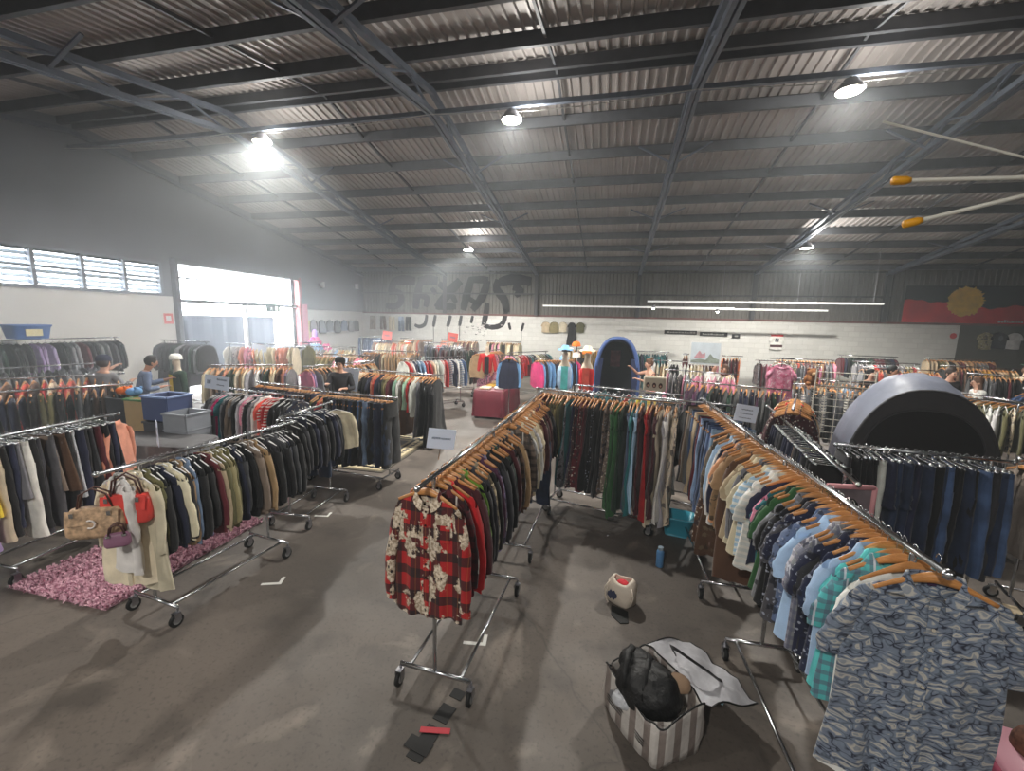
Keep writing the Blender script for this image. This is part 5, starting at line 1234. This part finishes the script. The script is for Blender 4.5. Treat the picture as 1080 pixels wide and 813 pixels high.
# crates and boxes stacked at left
def crate(x, y, z, w_, d__, h_, col, label, nm='crate', lidcol=None, rz=0, rib=True):
    t = tag(empty(nm, (x*S, y*S, z), radians(rz)), label, nm.split('_')[-1]); m_ = simple(nm+'_plastic', col, .5, 0, 6, .06)
    mb = MB(); w2, d2 = w_/2, d__/2; mb.box(-w2*.95,w2*.95,-d2*.95,d2*.95,0,.02)
    for a_, b__ in (((-w2*.95,-d2*.95),(w2*.95,-d2*.95)),((w2*.95,-d2*.95),(w2*.95,d2*.95)),((w2*.95,d2*.95),(-w2*.95,d2*.95)),((-w2*.95,d2*.95),(-w2*.95,-d2*.95))): mb.bar((*a_,h_/2),(*b__,h_/2),.02,h_)
    mb.build('crate_body', m_, t)
    if rib:
        rb = MB()
        for k in range(4):
            zz = h_*(.2+.2*k); rb.bar((-w2,-d2,zz),(w2,-d2,zz),.02,.012).bar((w2,-d2,zz),(w2,d2,zz),.02,.012)
        rb.build('ribs', m_, t)
    MB().bar((-w2,-d2,h_),(w2,-d2,h_),.035,.025).bar((w2,-d2,h_),(w2,d2,h_),.035,.025).bar((w2,d2,h_),(-w2,d2,h_),.035,.025).bar((-w2,d2,h_),(-w2,-d2,h_),.035,.025).build('rim', m_ if lidcol is None else simple('rim_plastic', lidcol, .5), t)
    return t
crate(-7.95,5.35,0,.40,.4,1.22,(.22,.23,.25),'tall charcoal ribbed tub standing left of the green-rimmed box','storage_tub')
crate(-7.48,5.30,.0,.36,.40,1.24,(.70,.60,.45),'tan cardboard box with a green rim among the dark tubs','box',(.25,.45,.22),0,False)
crate(-6.95,5.22,.0,.46,.40,.95,(.30,.31,.34),'dark grey ribbed crate under the blue printed box','crate')
crate(-6.95,5.22,.985,.46,.38,.34,(.28,.33,.48),'blue printed box stacked on the dark grey crate','box',(.5,.58,.75),0,False)
crate(-6.45,5.12,.0,.40,.38,1.12,(.55,.57,.60),'tall pale grey tub at the right of the stacked boxes','storage_tub')
crate(-8.42,5.38,0,.40,.4,1.16,(.14,.14,.16),'black ribbed tub at the left end of the tub row','storage_tub')
gt_ = tag(empty('covered_table', U(-6.45,4.62), radians(8)), 'low table under a grey draped cloth in front of the pink-and-stripes rack', 'table'); gcl = simple('grey_drape', (.38,.38,.39), .8, 0, 4, .12, .4, 10)
R = [[(.70*k*sgp(cos(a),.25)*(1+w_*.03*sin(a*17)), .30*k*sgp(sin(a),.25)*(1+w_*.05*sin(a*17+1)), z) for a in [2*pi*j/64 for j in range(64)]] for z, k, w_ in ((.86,.97,0),(.85,1,0),(.40,1.02,.7),(.05,1.04,1.2))]
MB().rings(R, close_top=True).build('drape', gcl, gt_, True)
for x in (-.6,.6):
    for y in (-.22,.22): MB().tube([(x,y,0),(x,y,.84)], .015, 8).build('leg', M['black_metal'], gt_)
for x, z, cc, lab in ((-8.05,1.25,'orange','orange plush toy lying on the charcoal tub'), (-7.82,1.25,'sky blue','pale blue plush toy lying beside the orange one')):
    t = tag(empty('plush_toy', (x*S, 5.33*S, z)), lab, 'toy'); MB().ball((0,0,.06), .085, 18, 12, (1.1,1,.75), lump).build('toy_body', cm(cc), t, True); MB().ball((.10,0,.08), .055, 14, 10).build('head', cm(cc), t, True)
    for s_ in (-1,1): MB().ball((.11,s_*.04,.13), .02, 8, 6).build('ear', cm(cc), t, True)
# blue tubs on top of the tall rack
for y, lab in ((7.0,'blue plastic tub with cream label on top of the tall left rack'), (5.8,'second blue tub on the tall left rack, nearest the frame edge')):
    t = tag(empty('storage_tub', (-13.3*S, y*S, 1.905), radians(90)), lab, 'tub'); bm_ = simple('blue_tub_plastic', (.25,.42,.68), .4)
    mb = MB(); mb.rings([[(wv*sgp(cos(2*pi*j/24),.25), dv*sgp(sin(2*pi*j/24),.25), z) for j in range(24)] for z, wv, dv in ((.0,.27,.17),(.24,.31,.20),(.26,.33,.22),(.29,.33,.22),(.29,.30,.19),(.02,.26,.16))][::-1], close_top=True, close_bot=False); mb.build('tub_body', bm_, t, True)
    MB().box(-.13,.13,-.215,-.205,.06,.20).build('label_sticker', simple('cream_sticker', (.85,.82,.66), .6), t)

# grey and black pop-up tent
tm_g = simple('grey_tent_nylon', (.46,.48,.54), .5, 0, 3, .1, .5, 5); tm_b = simple('charcoal_tent_panel', (.24,.24,.25), .6, 0, 4, .1, .2, 12); tm_k = simple('black_tent_mesh', (.03,.03,.033), .7)
tn = tag(empty('pop_up_tent', (4.18*S, 6.55*S, 0), radians(-6)), 'grey pop-up tent with black arched front panel behind the dark jeans rack', 'tent')
HW, HT, DP = .80, 1.80, .95
def arch(k=1, kz=1.0, n=28): return [(HW*k*sgp(cos(a), .85), .25+(HT-.25)*kz*sgp(sin(a), .9)) for a in [pi*j/n for j in range(n+1)]]
rows = []
for i in range(9):
    t_ = i/8; kk = 1.0 - .22*t_**2.2; rows.append([(-HW*kk, DP*t_, .0)] + [(x, DP*t_ + .015*sin(j*1.3+i), z*(1+.085*sin(pi*min(1,t_*1.15))*max(0, z-.6) - .06*t_**2) + .03*sin(j*.9+i*1.7)*(0 < i < 8)) for j, (x, z) in enumerate(reversed(arch(kk)))] + [(HW*kk, DP*t_, 0)])
MB().strip(rows).build('shell', tm_g, tn, True)
front = [(-HW,0)] + list(reversed(arch())) + [(HW,0)]; MB().prism(front, 'y', -.012, .0).build('front_panel', tm_b, tn)
back = [(p[0], p[2]) for p in rows[-1]]; MB().prism(back, 'y', DP-.005, DP+.005).build('back_panel', tm_g, tn)
inner = [(x*.74, z) for x, z in [(HW*sgp(cos(a),.85), .95+.62*sgp(sin(a),.9)) for a in [pi*j/24 for j in range(25)]]]
MB().prism(inner, 'y', -.020, -.013).build('mesh_window', tm_k, tn)
MB().tube([(x, -.02, z) for x, z in inner] + [(inner[0][0],-.02,inner[0][1])], .012, 6).build('window_hem', tm_b, tn, True)
MB().tube([(x, -.006, z) for x, z in arch()], .018, 8).build('front_hoop', tm_b, tn, True)
# blue dome changing tent far back
db = tag(empty('dome_tent', (.25*S, 12.6*S, 0)), 'tall blue dome changing tent with open front against the white wall', 'tent'); dbm = simple('navy_tent_nylon', (.10,.15,.29), .5, 0, 4, .15, .4, 6)
W2, H2 = .56, 2.12
def arch2(k, n=24): return [(W2*k*sgp(cos(a),.75), .9+(H2-.9)*k*sgp(sin(a),.9)) for a in [pi*j/n for j in range(n+1)]]
rows = [[(-W2*kk, yy, 0)] + [(x, yy, z) for x, z in reversed(arch2(kk))] + [(W2*kk, yy, 0)] for yy, kk in ((0,1.0),(.3,1.0),(.65,.98),(.9,.9))]
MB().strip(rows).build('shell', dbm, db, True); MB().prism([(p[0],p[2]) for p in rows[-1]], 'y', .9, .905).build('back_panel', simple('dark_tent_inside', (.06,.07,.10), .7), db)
MB().tube([(-W2,0,0)] + [(x,0,z) for x, z in reversed(arch2(1))] + [(W2,0,0)], .05, 8).build('front_hoop', simple('blue_hoop_sleeve', (.28,.38,.60), .5), db, True)
for s_ in (-1,1): MB().strip([[(s_*(W2-.02-.16*q-.03*sin(zz*5)*q), -.03+.05*sin(q*3+zz*4), zz) for q in (0,.5,1)] for zz in (0,.4,.8,1.2,1.6)]).build('tied_flap', dbm, db, True)
MB().box(-.17,.10,.86,.895,1.3,1.75).build('poster', simple('reddish_poster', (.42,.22,.24), .7, 0, 8, .4), db)

# white wire grid panel
gp = tag(empty('wire_grid_panel', (3.75*S, 8.7*S, 0), radians(-12)), 'white wire grid panel standing left of the grey tent', 'grid panel'); gw = simple('white_wire', (.85,.83,.78), .5)
mb = MB()
for k in range(15): z = .25 + 1.55*k/14; mb.tube([(0,0,z),(.78,0,z)], .006, 5)
o = mb.build('cross_wires', gw, gp); o['kind'] = 'stuff'
mb = MB()
for k in range(1,5): mb.tube([(.78*k/5,.006,.25),(.78*k/5,.006,1.80)], .006, 5)
o = mb.build('upright_wires', gw, gp); o['kind'] = 'stuff'
for x in (0,.78): MB().tube([(x,0,0),(x,0,1.85)], .013, 8).build('post', gw, gp)
for x in (0,.78): MB().tube([(x,-.25,.012),(x,.25,.012)], .012, 8).build('foot', gw, gp)
# picture board on a post
pbd = tag(empty('picture_board', (2.3*S, 11.0*S, 0), radians(-14)), 'white-framed picture board of a pale landscape standing above the racks', 'board')
MB().box(-.32,.32,-.012,.012,1.64,2.16).build('frame', simple('white_frame', (.85,.85,.84), .5), pbd); MB().box(-.29,.29,-.016,-.012,1.67,2.13).build('picture_field', simple('pale_picture', (.76,.80,.83), .6, 0, 5, .1), pbd)
MB().prism([(-.28,1.74),(-.1,1.78),(.02,1.76),(.10,1.90),(.17,1.82),(.28,1.78),(.28,1.69),(-.28,1.69)], 'y', -.020, -.016).build('picture_shape', simple('grey_green_picture', (.52,.56,.52), .7, 0, 20, .3), pbd)
MB().prism([(-.22,1.80),(-.12,1.96),(-.06,1.88),(0,1.92),(.0,1.80),(-.2,1.79)], 'y', -.020, -.0165).build('picture_shape', simple('pink_grey_picture', (.72,.55,.58), .7, 0, 20, .2), pbd)
MB().tube([(0,.02,0),(0,.02,1.7)], .015, 8).build('post', M['chrome'], pbd); MB().tube([(0,.02,0),(0,.02,.02)], .2, 18).build('base', M['chrome'], pbd)

# ------------------------------------------------------------------ hung on and painted on the walls
YW = YB - .012
def wall_garment(kind, colour, x, zt, label, pat='plain', sc_=1.0, yw=YW, rz=0, hgr='black', grp=None):
    o = garment(kind, colour, pat, (x*S, yw-.06, zt), rz, label, hgr, 1, grp, sc_, v=0); 
    return o
for k, (x, kd, cc, lab) in enumerate(((-3.30,'t_shirt','beige','beige top hanging on the white back wall, first left of the black dress'), (-2.85,'jacket','khaki','khaki jacket hanging on the back wall'), (-2.40,'t_shirt','cream','cream top hanging on the back wall beside the khaki jacket'), (-1.95,'long_dress','black','long black dress hanging on the white back wall'), (-1.50,'t_shirt','olive','olive top hanging on the back wall right of the black dress'))):
    wall_garment(kd, cc, x, 2.58, lab, sc_=.72 if kd != 'long_dress' else .82, grp='clothes on the back wall')
for k, (x, cc) in enumerate(((-13.4,'taupe'),(-12.75,'brown'),(-12.2,'cream'),(-11.6,'slate blue'),(-11.15,'black'))):
    wall_garment('trousers', cc, x, 2.66, f'{cc} trousers pinned on the back wall near the corner, ' + ('beside the side wall','second from the side wall','middle of the row','fourth along','next to the graffiti')[k], hgr='clip', sc_=.78, grp='trousers on the back wall')
for k, y in enumerate((17.6,18.2,18.8,19.4,20.0,20.6,21.1)):
    cc = ['grey','dark grey','charcoal','dark grey','slate blue','grey','charcoal'][k]
    garment('jacket' if k % 2 else 'jumper', cc, 'plain', (XL+.10, y*S, 2.44), radians(90), f'{cc} top on the side wall past the roller door, {ordn(k+1)} from the door', 'black', 1, 'tops on the side wall', .8)
wall_garment('t_shirt', 'white', 7.62, 2.32, 'white and maroon ice hockey jersey hanging on the white wall', sc_=.95)
hj = [x for x in ob if x.get('label','').startswith('white and maroon ice')][0]
for z0, z1, cc in ((-.12,-.20,'red'),(-.56,-.66,'maroon')): setcol(MB().rings([[(.243*sgp(cos(2*pi*j/20),.75), .032*sgp(sin(2*pi*j/20),.85), z) for j in range(20)] for z in (z0, z1)]).build('stripe_band', PL, hj, True), LC[cc], PL)
MB().box(-.07,-.02,-.040,-.034,-.44,-.28).box(.02,.07,-.040,-.034,-.44,-.28).build('number', cm('navy'), hj)
for x, cc, pt_, lab in ((15.55,'khaki','floral','yellow-green patterned T-shirt hung on the dark wall under the mural'), (16.05,'black','plain','black T-shirt with grey print hung on the dark wall under the mural'), (16.55,'white','plain','white T-shirt hung on the dark wall under the mural')):
    wall_garment('t_shirt', cc, x, 2.60, lab, pt_, .95)
bt_ = [x for x in ob if x.get('label','').startswith('black T-shirt with grey')][0]
MB().prism([(.08*cos(a), -.34+.11*sin(a)) for a in [k*pi/8 for k in range(16)]], 'y', -.042, -.036).build('grey_print', cm('dark grey'), bt_)
# red sticker, fire sign, exit sign
s1 = tag(MB().tube([(14.45*S,YW-.004,2.33),(14.45*S,YW,2.33)], .11, 20).build('round_sticker', simple('red_sign_paint', (.80,.25,.27), .5)), 'round red sign at the end of the white wall', 'sign')
s2 = tag(empty('fire_sign', (XL+.005, 10.85*S, 2.34)), 'small red and white fire sign on the white left wall', 'sign'); MB().box(0,.008,-.13,.13,-.15,.15).build('sign_plate', simple('fire_sign_red', (.85,.45,.45), .5), s2); MB().box(.008,.011,-.07,.07,-.06,.08).build('sign_symbol', simple('sign_white', (.9,.9,.9), .5), s2)
ex_ = tag(empty('exit_sign', (XL+.55, 14.6*S, 2.62), radians(55)), 'green exit sign hanging before the bright roller door', 'sign'); exg = simple('exit_green', (.03,.24,.16), .5)
MB().box(-.22,.22,-.03,.03,0,.26).build('sign_box', exg, ex_); wht = simple('exit_white', (.9,.95,.92), .5)
MB().box(.06,.16,-.036,-.03,.05,.22).build('door_symbol', wht, ex_)
MB().tube([(-.05,-.033,.20),(-.05,-.033,.202)], .02, 10).bar((-.05,-.033,.17),(-.06,-.033,.11),.03,.006,(0,1,0)).bar((-.06,-.033,.11),(-.10,-.033,.06),.018,.006,(0,1,0)).bar((-.06,-.033,.11),(-.01,-.033,.055),.018,.006,(0,1,0)).bar((-.05,-.033,.165),(0,-.033,.13),.014,.006,(0,1,0)).bar((-.05,-.033,.165),(-.10,-.033,.14),.014,.006,(0,1,0)).build('running_figure', wht, ex_)
MB().tube([(-.15,0,.26),(-.15,0,1.2)], .005, 5).tube([(.15,0,.26),(.15,0,1.2)], .005, 5).build('hanging_wire', M['black_metal'], ex_)
# black signs on the white wall
for k, (x0, x1, z, lab) in enumerate(((2.62,4.12,2.10,'long black sign board on the white wall, left of two'), (4.26,5.50,2.06,'long black sign board on the white wall, right of two'), (5.70,6.05,2.0,'small black sign board on the white wall beside the long ones'))):
    t = tag(empty('sign_board', (x0*S, YW, z)), lab, 'sign', 'black sign boards'); wd = (x1-x0)*S; MB().box(0,wd,-.03,0,0,.17).build('board', simple('black_board', (.08,.08,.085), .6), t)
    mb = MB(); x = .10; r = random.Random(k)
    while x < wd-.12: dx = r.uniform(.05,.13); mb.box(x, min(x+dx, wd-.06), -.033,-.03,.05,.05+r.uniform(.04,.075)); x += dx+.02
    mb.build('lettering', simple('pale_sign_ink', (.6,.6,.58), .6), t)
# graffiti letters across sheet and brick
gm = simple('black_spray_paint', (.07,.07,.075), .7, 0, 3, .2)
def G(px, py):   # survey pixels of the wall photograph crop -> wall coordinates (metres)
    return (lerp_x(px), lerp_z(px, py))
def lerp_x(px): return (-12.6 + (px-100)*(8.4/900))*S
def lerp_z(px, py): return (3.13 + (335-py)*.0099)*S
def stroke(parent, pts, w_, taper=True, name='stroke'):
    P = [Vector((lerp_x(a), 0, lerp_z(a, b_))) for a, b_ in pts]
    Q = []                                                      # smooth the path
    for i in range(len(P)-1):
        p0, p1, p2, p3 = P[max(i-1,0)], P[i], P[i+1], P[min(i+2,len(P)-1)]
        for q in range(6):
            t_ = q/6; Q.append(.5*((2*p1)+(-p0+p2)*t_+(2*p0-5*p1+4*p2-p3)*t_*t_+(-p0+3*p1-3*p2+p3)*t_**3))
    Q.append(P[-1]); rows = []; n = len(Q)
    for i, p in enumerate(Q):
        d = (Q[min(i+1,n-1)]-Q[max(i-1,0)]).normalized(); nx = Vector((-d.z,0,d.x)); ww = w_*.5*(1 if not taper else (.75+.25*sin(pi*i/(n-1))))*(1+.05*sin(i*2.1))
        yy = (YB-.02 if p.z > ZW else YB-.006); rows.append([(p.x+nx.x*ww*s_, yy, p.z+nx.z*ww*s_) for s_ in (-1,0,1)])
    MB().strip(rows).build(name, gm, parent)
gf = tag(empty('graffiti', (0,0,0)), 'black sprayed graffiti letters across the sheet wall and white brick', 'graffiti')
ST = [([(300,158),(230,152),(160,160)], .50), ([(165,150),(145,205),(150,235)], .42), ([(140,215),(195,225),(205,270),(165,300),(105,298)], .36),
 ([(445,156),(380,152),(320,160)], .50), ([(335,160),(312,235),(300,312)], .42), ([(310,230),(372,250),(365,300)], .34), ([(405,195),(432,228)], .26),
 ([(585,155),(520,215),(435,305)], .50), ([(450,170),(500,205)], .34), ([(430,298),(560,296)], .36), ([(520,215),(560,275)], .28),
 ([(655,140),(625,230),(603,315)], .42), ([(645,150),(755,150)], .36), ([(750,155),(720,240),(660,312)], .42), ([(620,240),(690,280)], .24),
 ([(1005,160),(900,150),(820,165)], .54), ([(815,150),(805,200),(850,255),(868,322)], .42), ([(866,300),(845,380),(790,404),(728,396)], .26), ([(728,396),(742,335),(750,275)], .30), ([(900,190),(945,205),(915,235)], .34),
 ([(372,345),(360,395),(325,412),(292,402)], .20), ([(428,345),(414,410)], .18), ([(524,345),(505,408)], .20), ([(592,345),(580,402)], .18), ([(662,345),(652,385)], .16), ([(880,378),(890,415)], .14), ([(968,378),(955,420)], .14)]
for pts, w_ in ST: stroke(gf, pts, w_*.95)
for a, b_, c_2 in ((414,410,500),(505,408,490),(580,402,480),(955,420,490)): stroke(gf, [(a,b_),(a+1,(b_+c_2)/2),(a,c_2)], .035, True, 'paint_drip')
# scattered paper butterflies cluster by the graffiti
r = random.Random(12); mb = MB(); mq = MB()
for k in range(46):
    a, q = r.uniform(0,2*pi), abs(r.gauss(0,.5)); x, z = -6.95*S+cos(a)*q*1.1, 2.10+sin(a)*q*.75; s_ = r.uniform(.03,.06)
    (mb if k % 2 else mq).add([(x-s_,YW-.02,z+s_*.6),(x,YW-.004,z),(x-s_*.7,YW-.02,z-s_*.6),(x+s_,YW-.02,z+s_*.6),(x+s_*.7,YW-.02,z-s_*.6)], [(0,1,2),(3,4,1)])
o = mb.build('paper_butterflies', simple('dark_paper', (.16,.14,.15), .8)); tag(o, 'cluster of small dark paper butterflies on the white brick under the graffiti', 'decoration', kind='stuff')
o = mq.build('paper_butterflies', simple('pale_paper', (.88,.84,.84), .8)); tag(o, 'pale paper butterflies mixed among the dark ones under the graffiti', 'decoration', kind='stuff')
# mural: black over red with a yellow disc
mu = tag(empty('wall_mural', (0,0,0)), 'black and red painted wall mural with rough yellow sun disc', 'mural'); MX0, MX1, MZ0, MZ1 = 12.45*S, 17.6*S, 2.96*S+.12, 4.72*S
def medge(t_): return MZ0 + (MZ1-MZ0)*(.58 + .06*sin(t_*7) + .05*sin(t_*17+1) - .10*t_) + .02*sin(t_*60)
nn = 48; ym = YB-.026
MB().strip([[(MX0+(MX1-MX0)*i/nn, ym, medge(i/nn)) for i in range(nn+1)], [(MX0+(MX1-MX0)*i/nn, ym, MZ0) for i in range(nn+1)]]).build('red_field', simple('mural_red', (.84,.15,.17), .6, 0, 1.2, .2), mu)
MB().strip([[(MX0+(MX1-MX0)*i/nn, ym, MZ1) for i in range(nn+1)], [(MX0+(MX1-MX0)*i/nn, ym, medge(i/nn)) for i in range(nn+1)]]).build('black_field', simple('mural_black', (.09,.09,.095), .6, 0, 1.2, .2), mu)
cxm, czm = 14.65*S, MZ0+(MZ1-MZ0)*.60; r = random.Random(8)
MB().add([(cxm, ym-.006, czm)] + [(cxm+.56*q*cos(a), ym-.006, czm+.54*q*sin(a)) for a, q in [(2*pi*k/70, 1+r.uniform(-.05,.09)*(1.6 if math.cos(2*pi*k/70) > .2 else 1)) for k in range(70)]], [(0, k, k % 70 + 1) for k in range(1, 71)]).build('yellow_disc', simple('mural_yellow', (.92,.74,.26), .6, 0, 5, .12), mu)
mb = MB(); x = 15.9*S
while x < 16.75*S: dx = r.uniform(.03,.09); mb.box(x, x+dx, ym-.006, ym-.002, MZ0+.10, MZ0+.10+r.uniform(.04,.10)); x += dx+.02
mb.build('white_signature', simple('white_paint_marks', (.85,.82,.82), .6), mu)
# flower balloons at the end of the roller door
pkm = simple('pink_balloon', (.90,.32,.62), .35); lim = simple('lilac_balloon', (.68,.50,.86), .35)
for x, y, z, s_, lab in ((-13.35,16.9,1.42,1.0,'pink flower balloon at the red door jamb, upper one'), (-13.2,17.5,1.16,.8,'pink flower balloon at the red door jamb, lower one')):
    t = tag(empty('flower_balloon', (x*S, y*S, z), radians(60)), lab, 'balloon', 'flower balloons')
    for k in range(6): a = 2*pi*k/6; MB().ball((.17*s_*cos(a),0,.17*s_*sin(a)), .11*s_, 14, 10, (1,.6,1)).build('petal', pkm, t, True)
    MB().ball((0,-.04,0), .08*s_, 12, 8, (1,.7,1)).build('centre', simple('pale_balloon_centre', (.95,.7,.8), .4), t, True); MB().tube([(0,0,-.1*s_),(0.02,0,-z)], .006, 5).build('stick', M['white_plastic'], t)
t = tag(empty('lilac_balloon', (-13.5*S, 17.1*S, 1.75)), 'pointed lilac balloon above the pink flower balloons', 'balloon'); MB().ball((0,0,0), .14, 16, 12, (.8,.8,1.7)).build('balloon_body', lim, t, True); MB().tube([(0,0,-.22),(0,0,-1.75)], .006, 5).build('stick', M['white_plastic'], t)
# plush bear on the rack end and a few bags on top of far racks
t = tag(empty('plush_bear', (3.95*S, 9.4*S, 1.50)), 'brown plush bear sitting on the wooden rail right of the pink blossom dress', 'toy'); bb = simple('brown_plush', (.50,.32,.17), .9, 0, 30, .2); t.scale = (.68,.68,.68)
MB().ball((0,0,.13), .15, 18, 12, (1,.85,1.05), lump).build('toy_body', bb, t, True); MB().ball((.02,-.02,.32), .11, 16, 12).build('head', bb, t, True)
for s_ in (-1,1): MB().ball((.02+s_*.08,0,.41), .035, 10, 8).build('ear', bb, t, True); MB().ball((s_*.13,-.06,.14), .05, 10, 8, (.8,1,1.6)).build('arm', bb, t, True); MB().ball((s_*.09,-.13,.04), .055, 10, 8, (1,1.5,1)).build('leg', bb, t, True)
MB().ball((.02,-.12,.30), .045, 10, 8).build('muzzle', simple('pale_muzzle', (.8,.68,.52), .8), t, True)
bx = tag(empty('vanity_case', (.75*S, 7.0*S, 1.56), radians(-12)), 'cream hard vanity case printed with dark-haired faces, above the black clothes', 'case'); cm_ = simple('cream_case', (.80,.76,.68), .5); bx.scale = (.78,.78,.78)
R = [[(.20*k*sgp(cos(a),.25), .06*k2*sgp(sin(a),.5), z) for a in [2*pi*j/28 for j in range(28)]] for z, k, k2 in ((0,.97,.9),(.02,1,1),(.22,1,1),(.26,.94,.8))]
MB().rings(R[::-1], close_top=True, close_bot=True).build('case_body', cm_, bx, True)
for x in (-.11,0,.11): MB().prism([(x+.035*cos(a), .10+.05*sin(a)) for a in [k*pi/6 for k in range(12)]], 'y', -.064,-.058).build('printed_figure', simple('printed_brown', (.3,.2,.17), .7), bx); MB().ball((x,-.062,.09), .018, 8, 6, (1,.3,1.2)).build('printed_face', SKIN[0], bx, True)
MB().tube([(-.06,0,.26),(-.05,0,.30),(.05,0,.30),(.06,0,.26)], .008, 6).build('handle', brl, bx, True)
# long white poles with yellow caps at the right, reaching in from a post
ylw = simple('yellow_cap', (.93,.65,.10), .4); wpm = simple('white_pole_paint', (.85,.84,.80), .4)
def pole(a, b_, label, cap=True, r_p=.007):
    a = Vector(a); b_ = Vector(b_); t = tag(empty('banner_pole', a), label, 'pole', 'white poles at the right'); d = b_-a
    MB().tube([d*.0, d], r_p, 8).build('pole_shaft', wpm, t, True)
    if cap: u_ = d.normalized(); MB().tube([u_*-.012, u_*-.008, u_*.03, u_*.045], [.006,.014,.014,.009], 10).build('end_cap', ylw, t, True)
pole((1.04*S,2.0*S,3.37*S), (2.7*S,2.12*S,3.37*S), 'white pole with yellow cap, upper of the two capped poles')
pole((1.10*S,2.0*S,3.21*S), (2.7*S,2.12*S,3.62*S), 'white pole with yellow cap, lower and steeper of the capped poles')
pole((.97*S,2.0*S,3.585*S), (2.7*S,2.12*S,3.07*S), 'thin white pole without a cap above the yellow-capped ones', False, .004)
pst_ = tag(empty('pole_stand', (2.72*S, 2.12*S, 0)), 'tall grey stand carrying the white poles, just outside the right edge', 'stand'); MB().tube([(0,0,.03),(0,0,3.7*S)], .02, 10).build('pole', M['dull_chrome'], pst_); MB().tube([(0,0,0),(0,0,.03)], .25, 20).build('base', M['dull_chrome'], pst_)
# wall floodlight and dark column fittings
for x, y, z, lab in ((-13.7,20.9,4.35,'small white floodlight on the grey wall left of the graffiti'), (-13.8,18.2,4.2,'small white floodlight on the grey wall above the door end')):
    t = tag(empty('floodlight', (x*S, y*S, z*S)), lab, 'light'); MB().box(-.07,.07,-.06,.06,0,.26).build('housing', simple('white_floodlight', (.8,.8,.8), .4), t); MB().box(-.05,.05,-.066,-.06,.03,.2).build('lens', M['white_plastic'], t); MB().bar((-.07,0,.13),(-.25,0,.13),.03).build('bracket', M['steel_dark'], t)
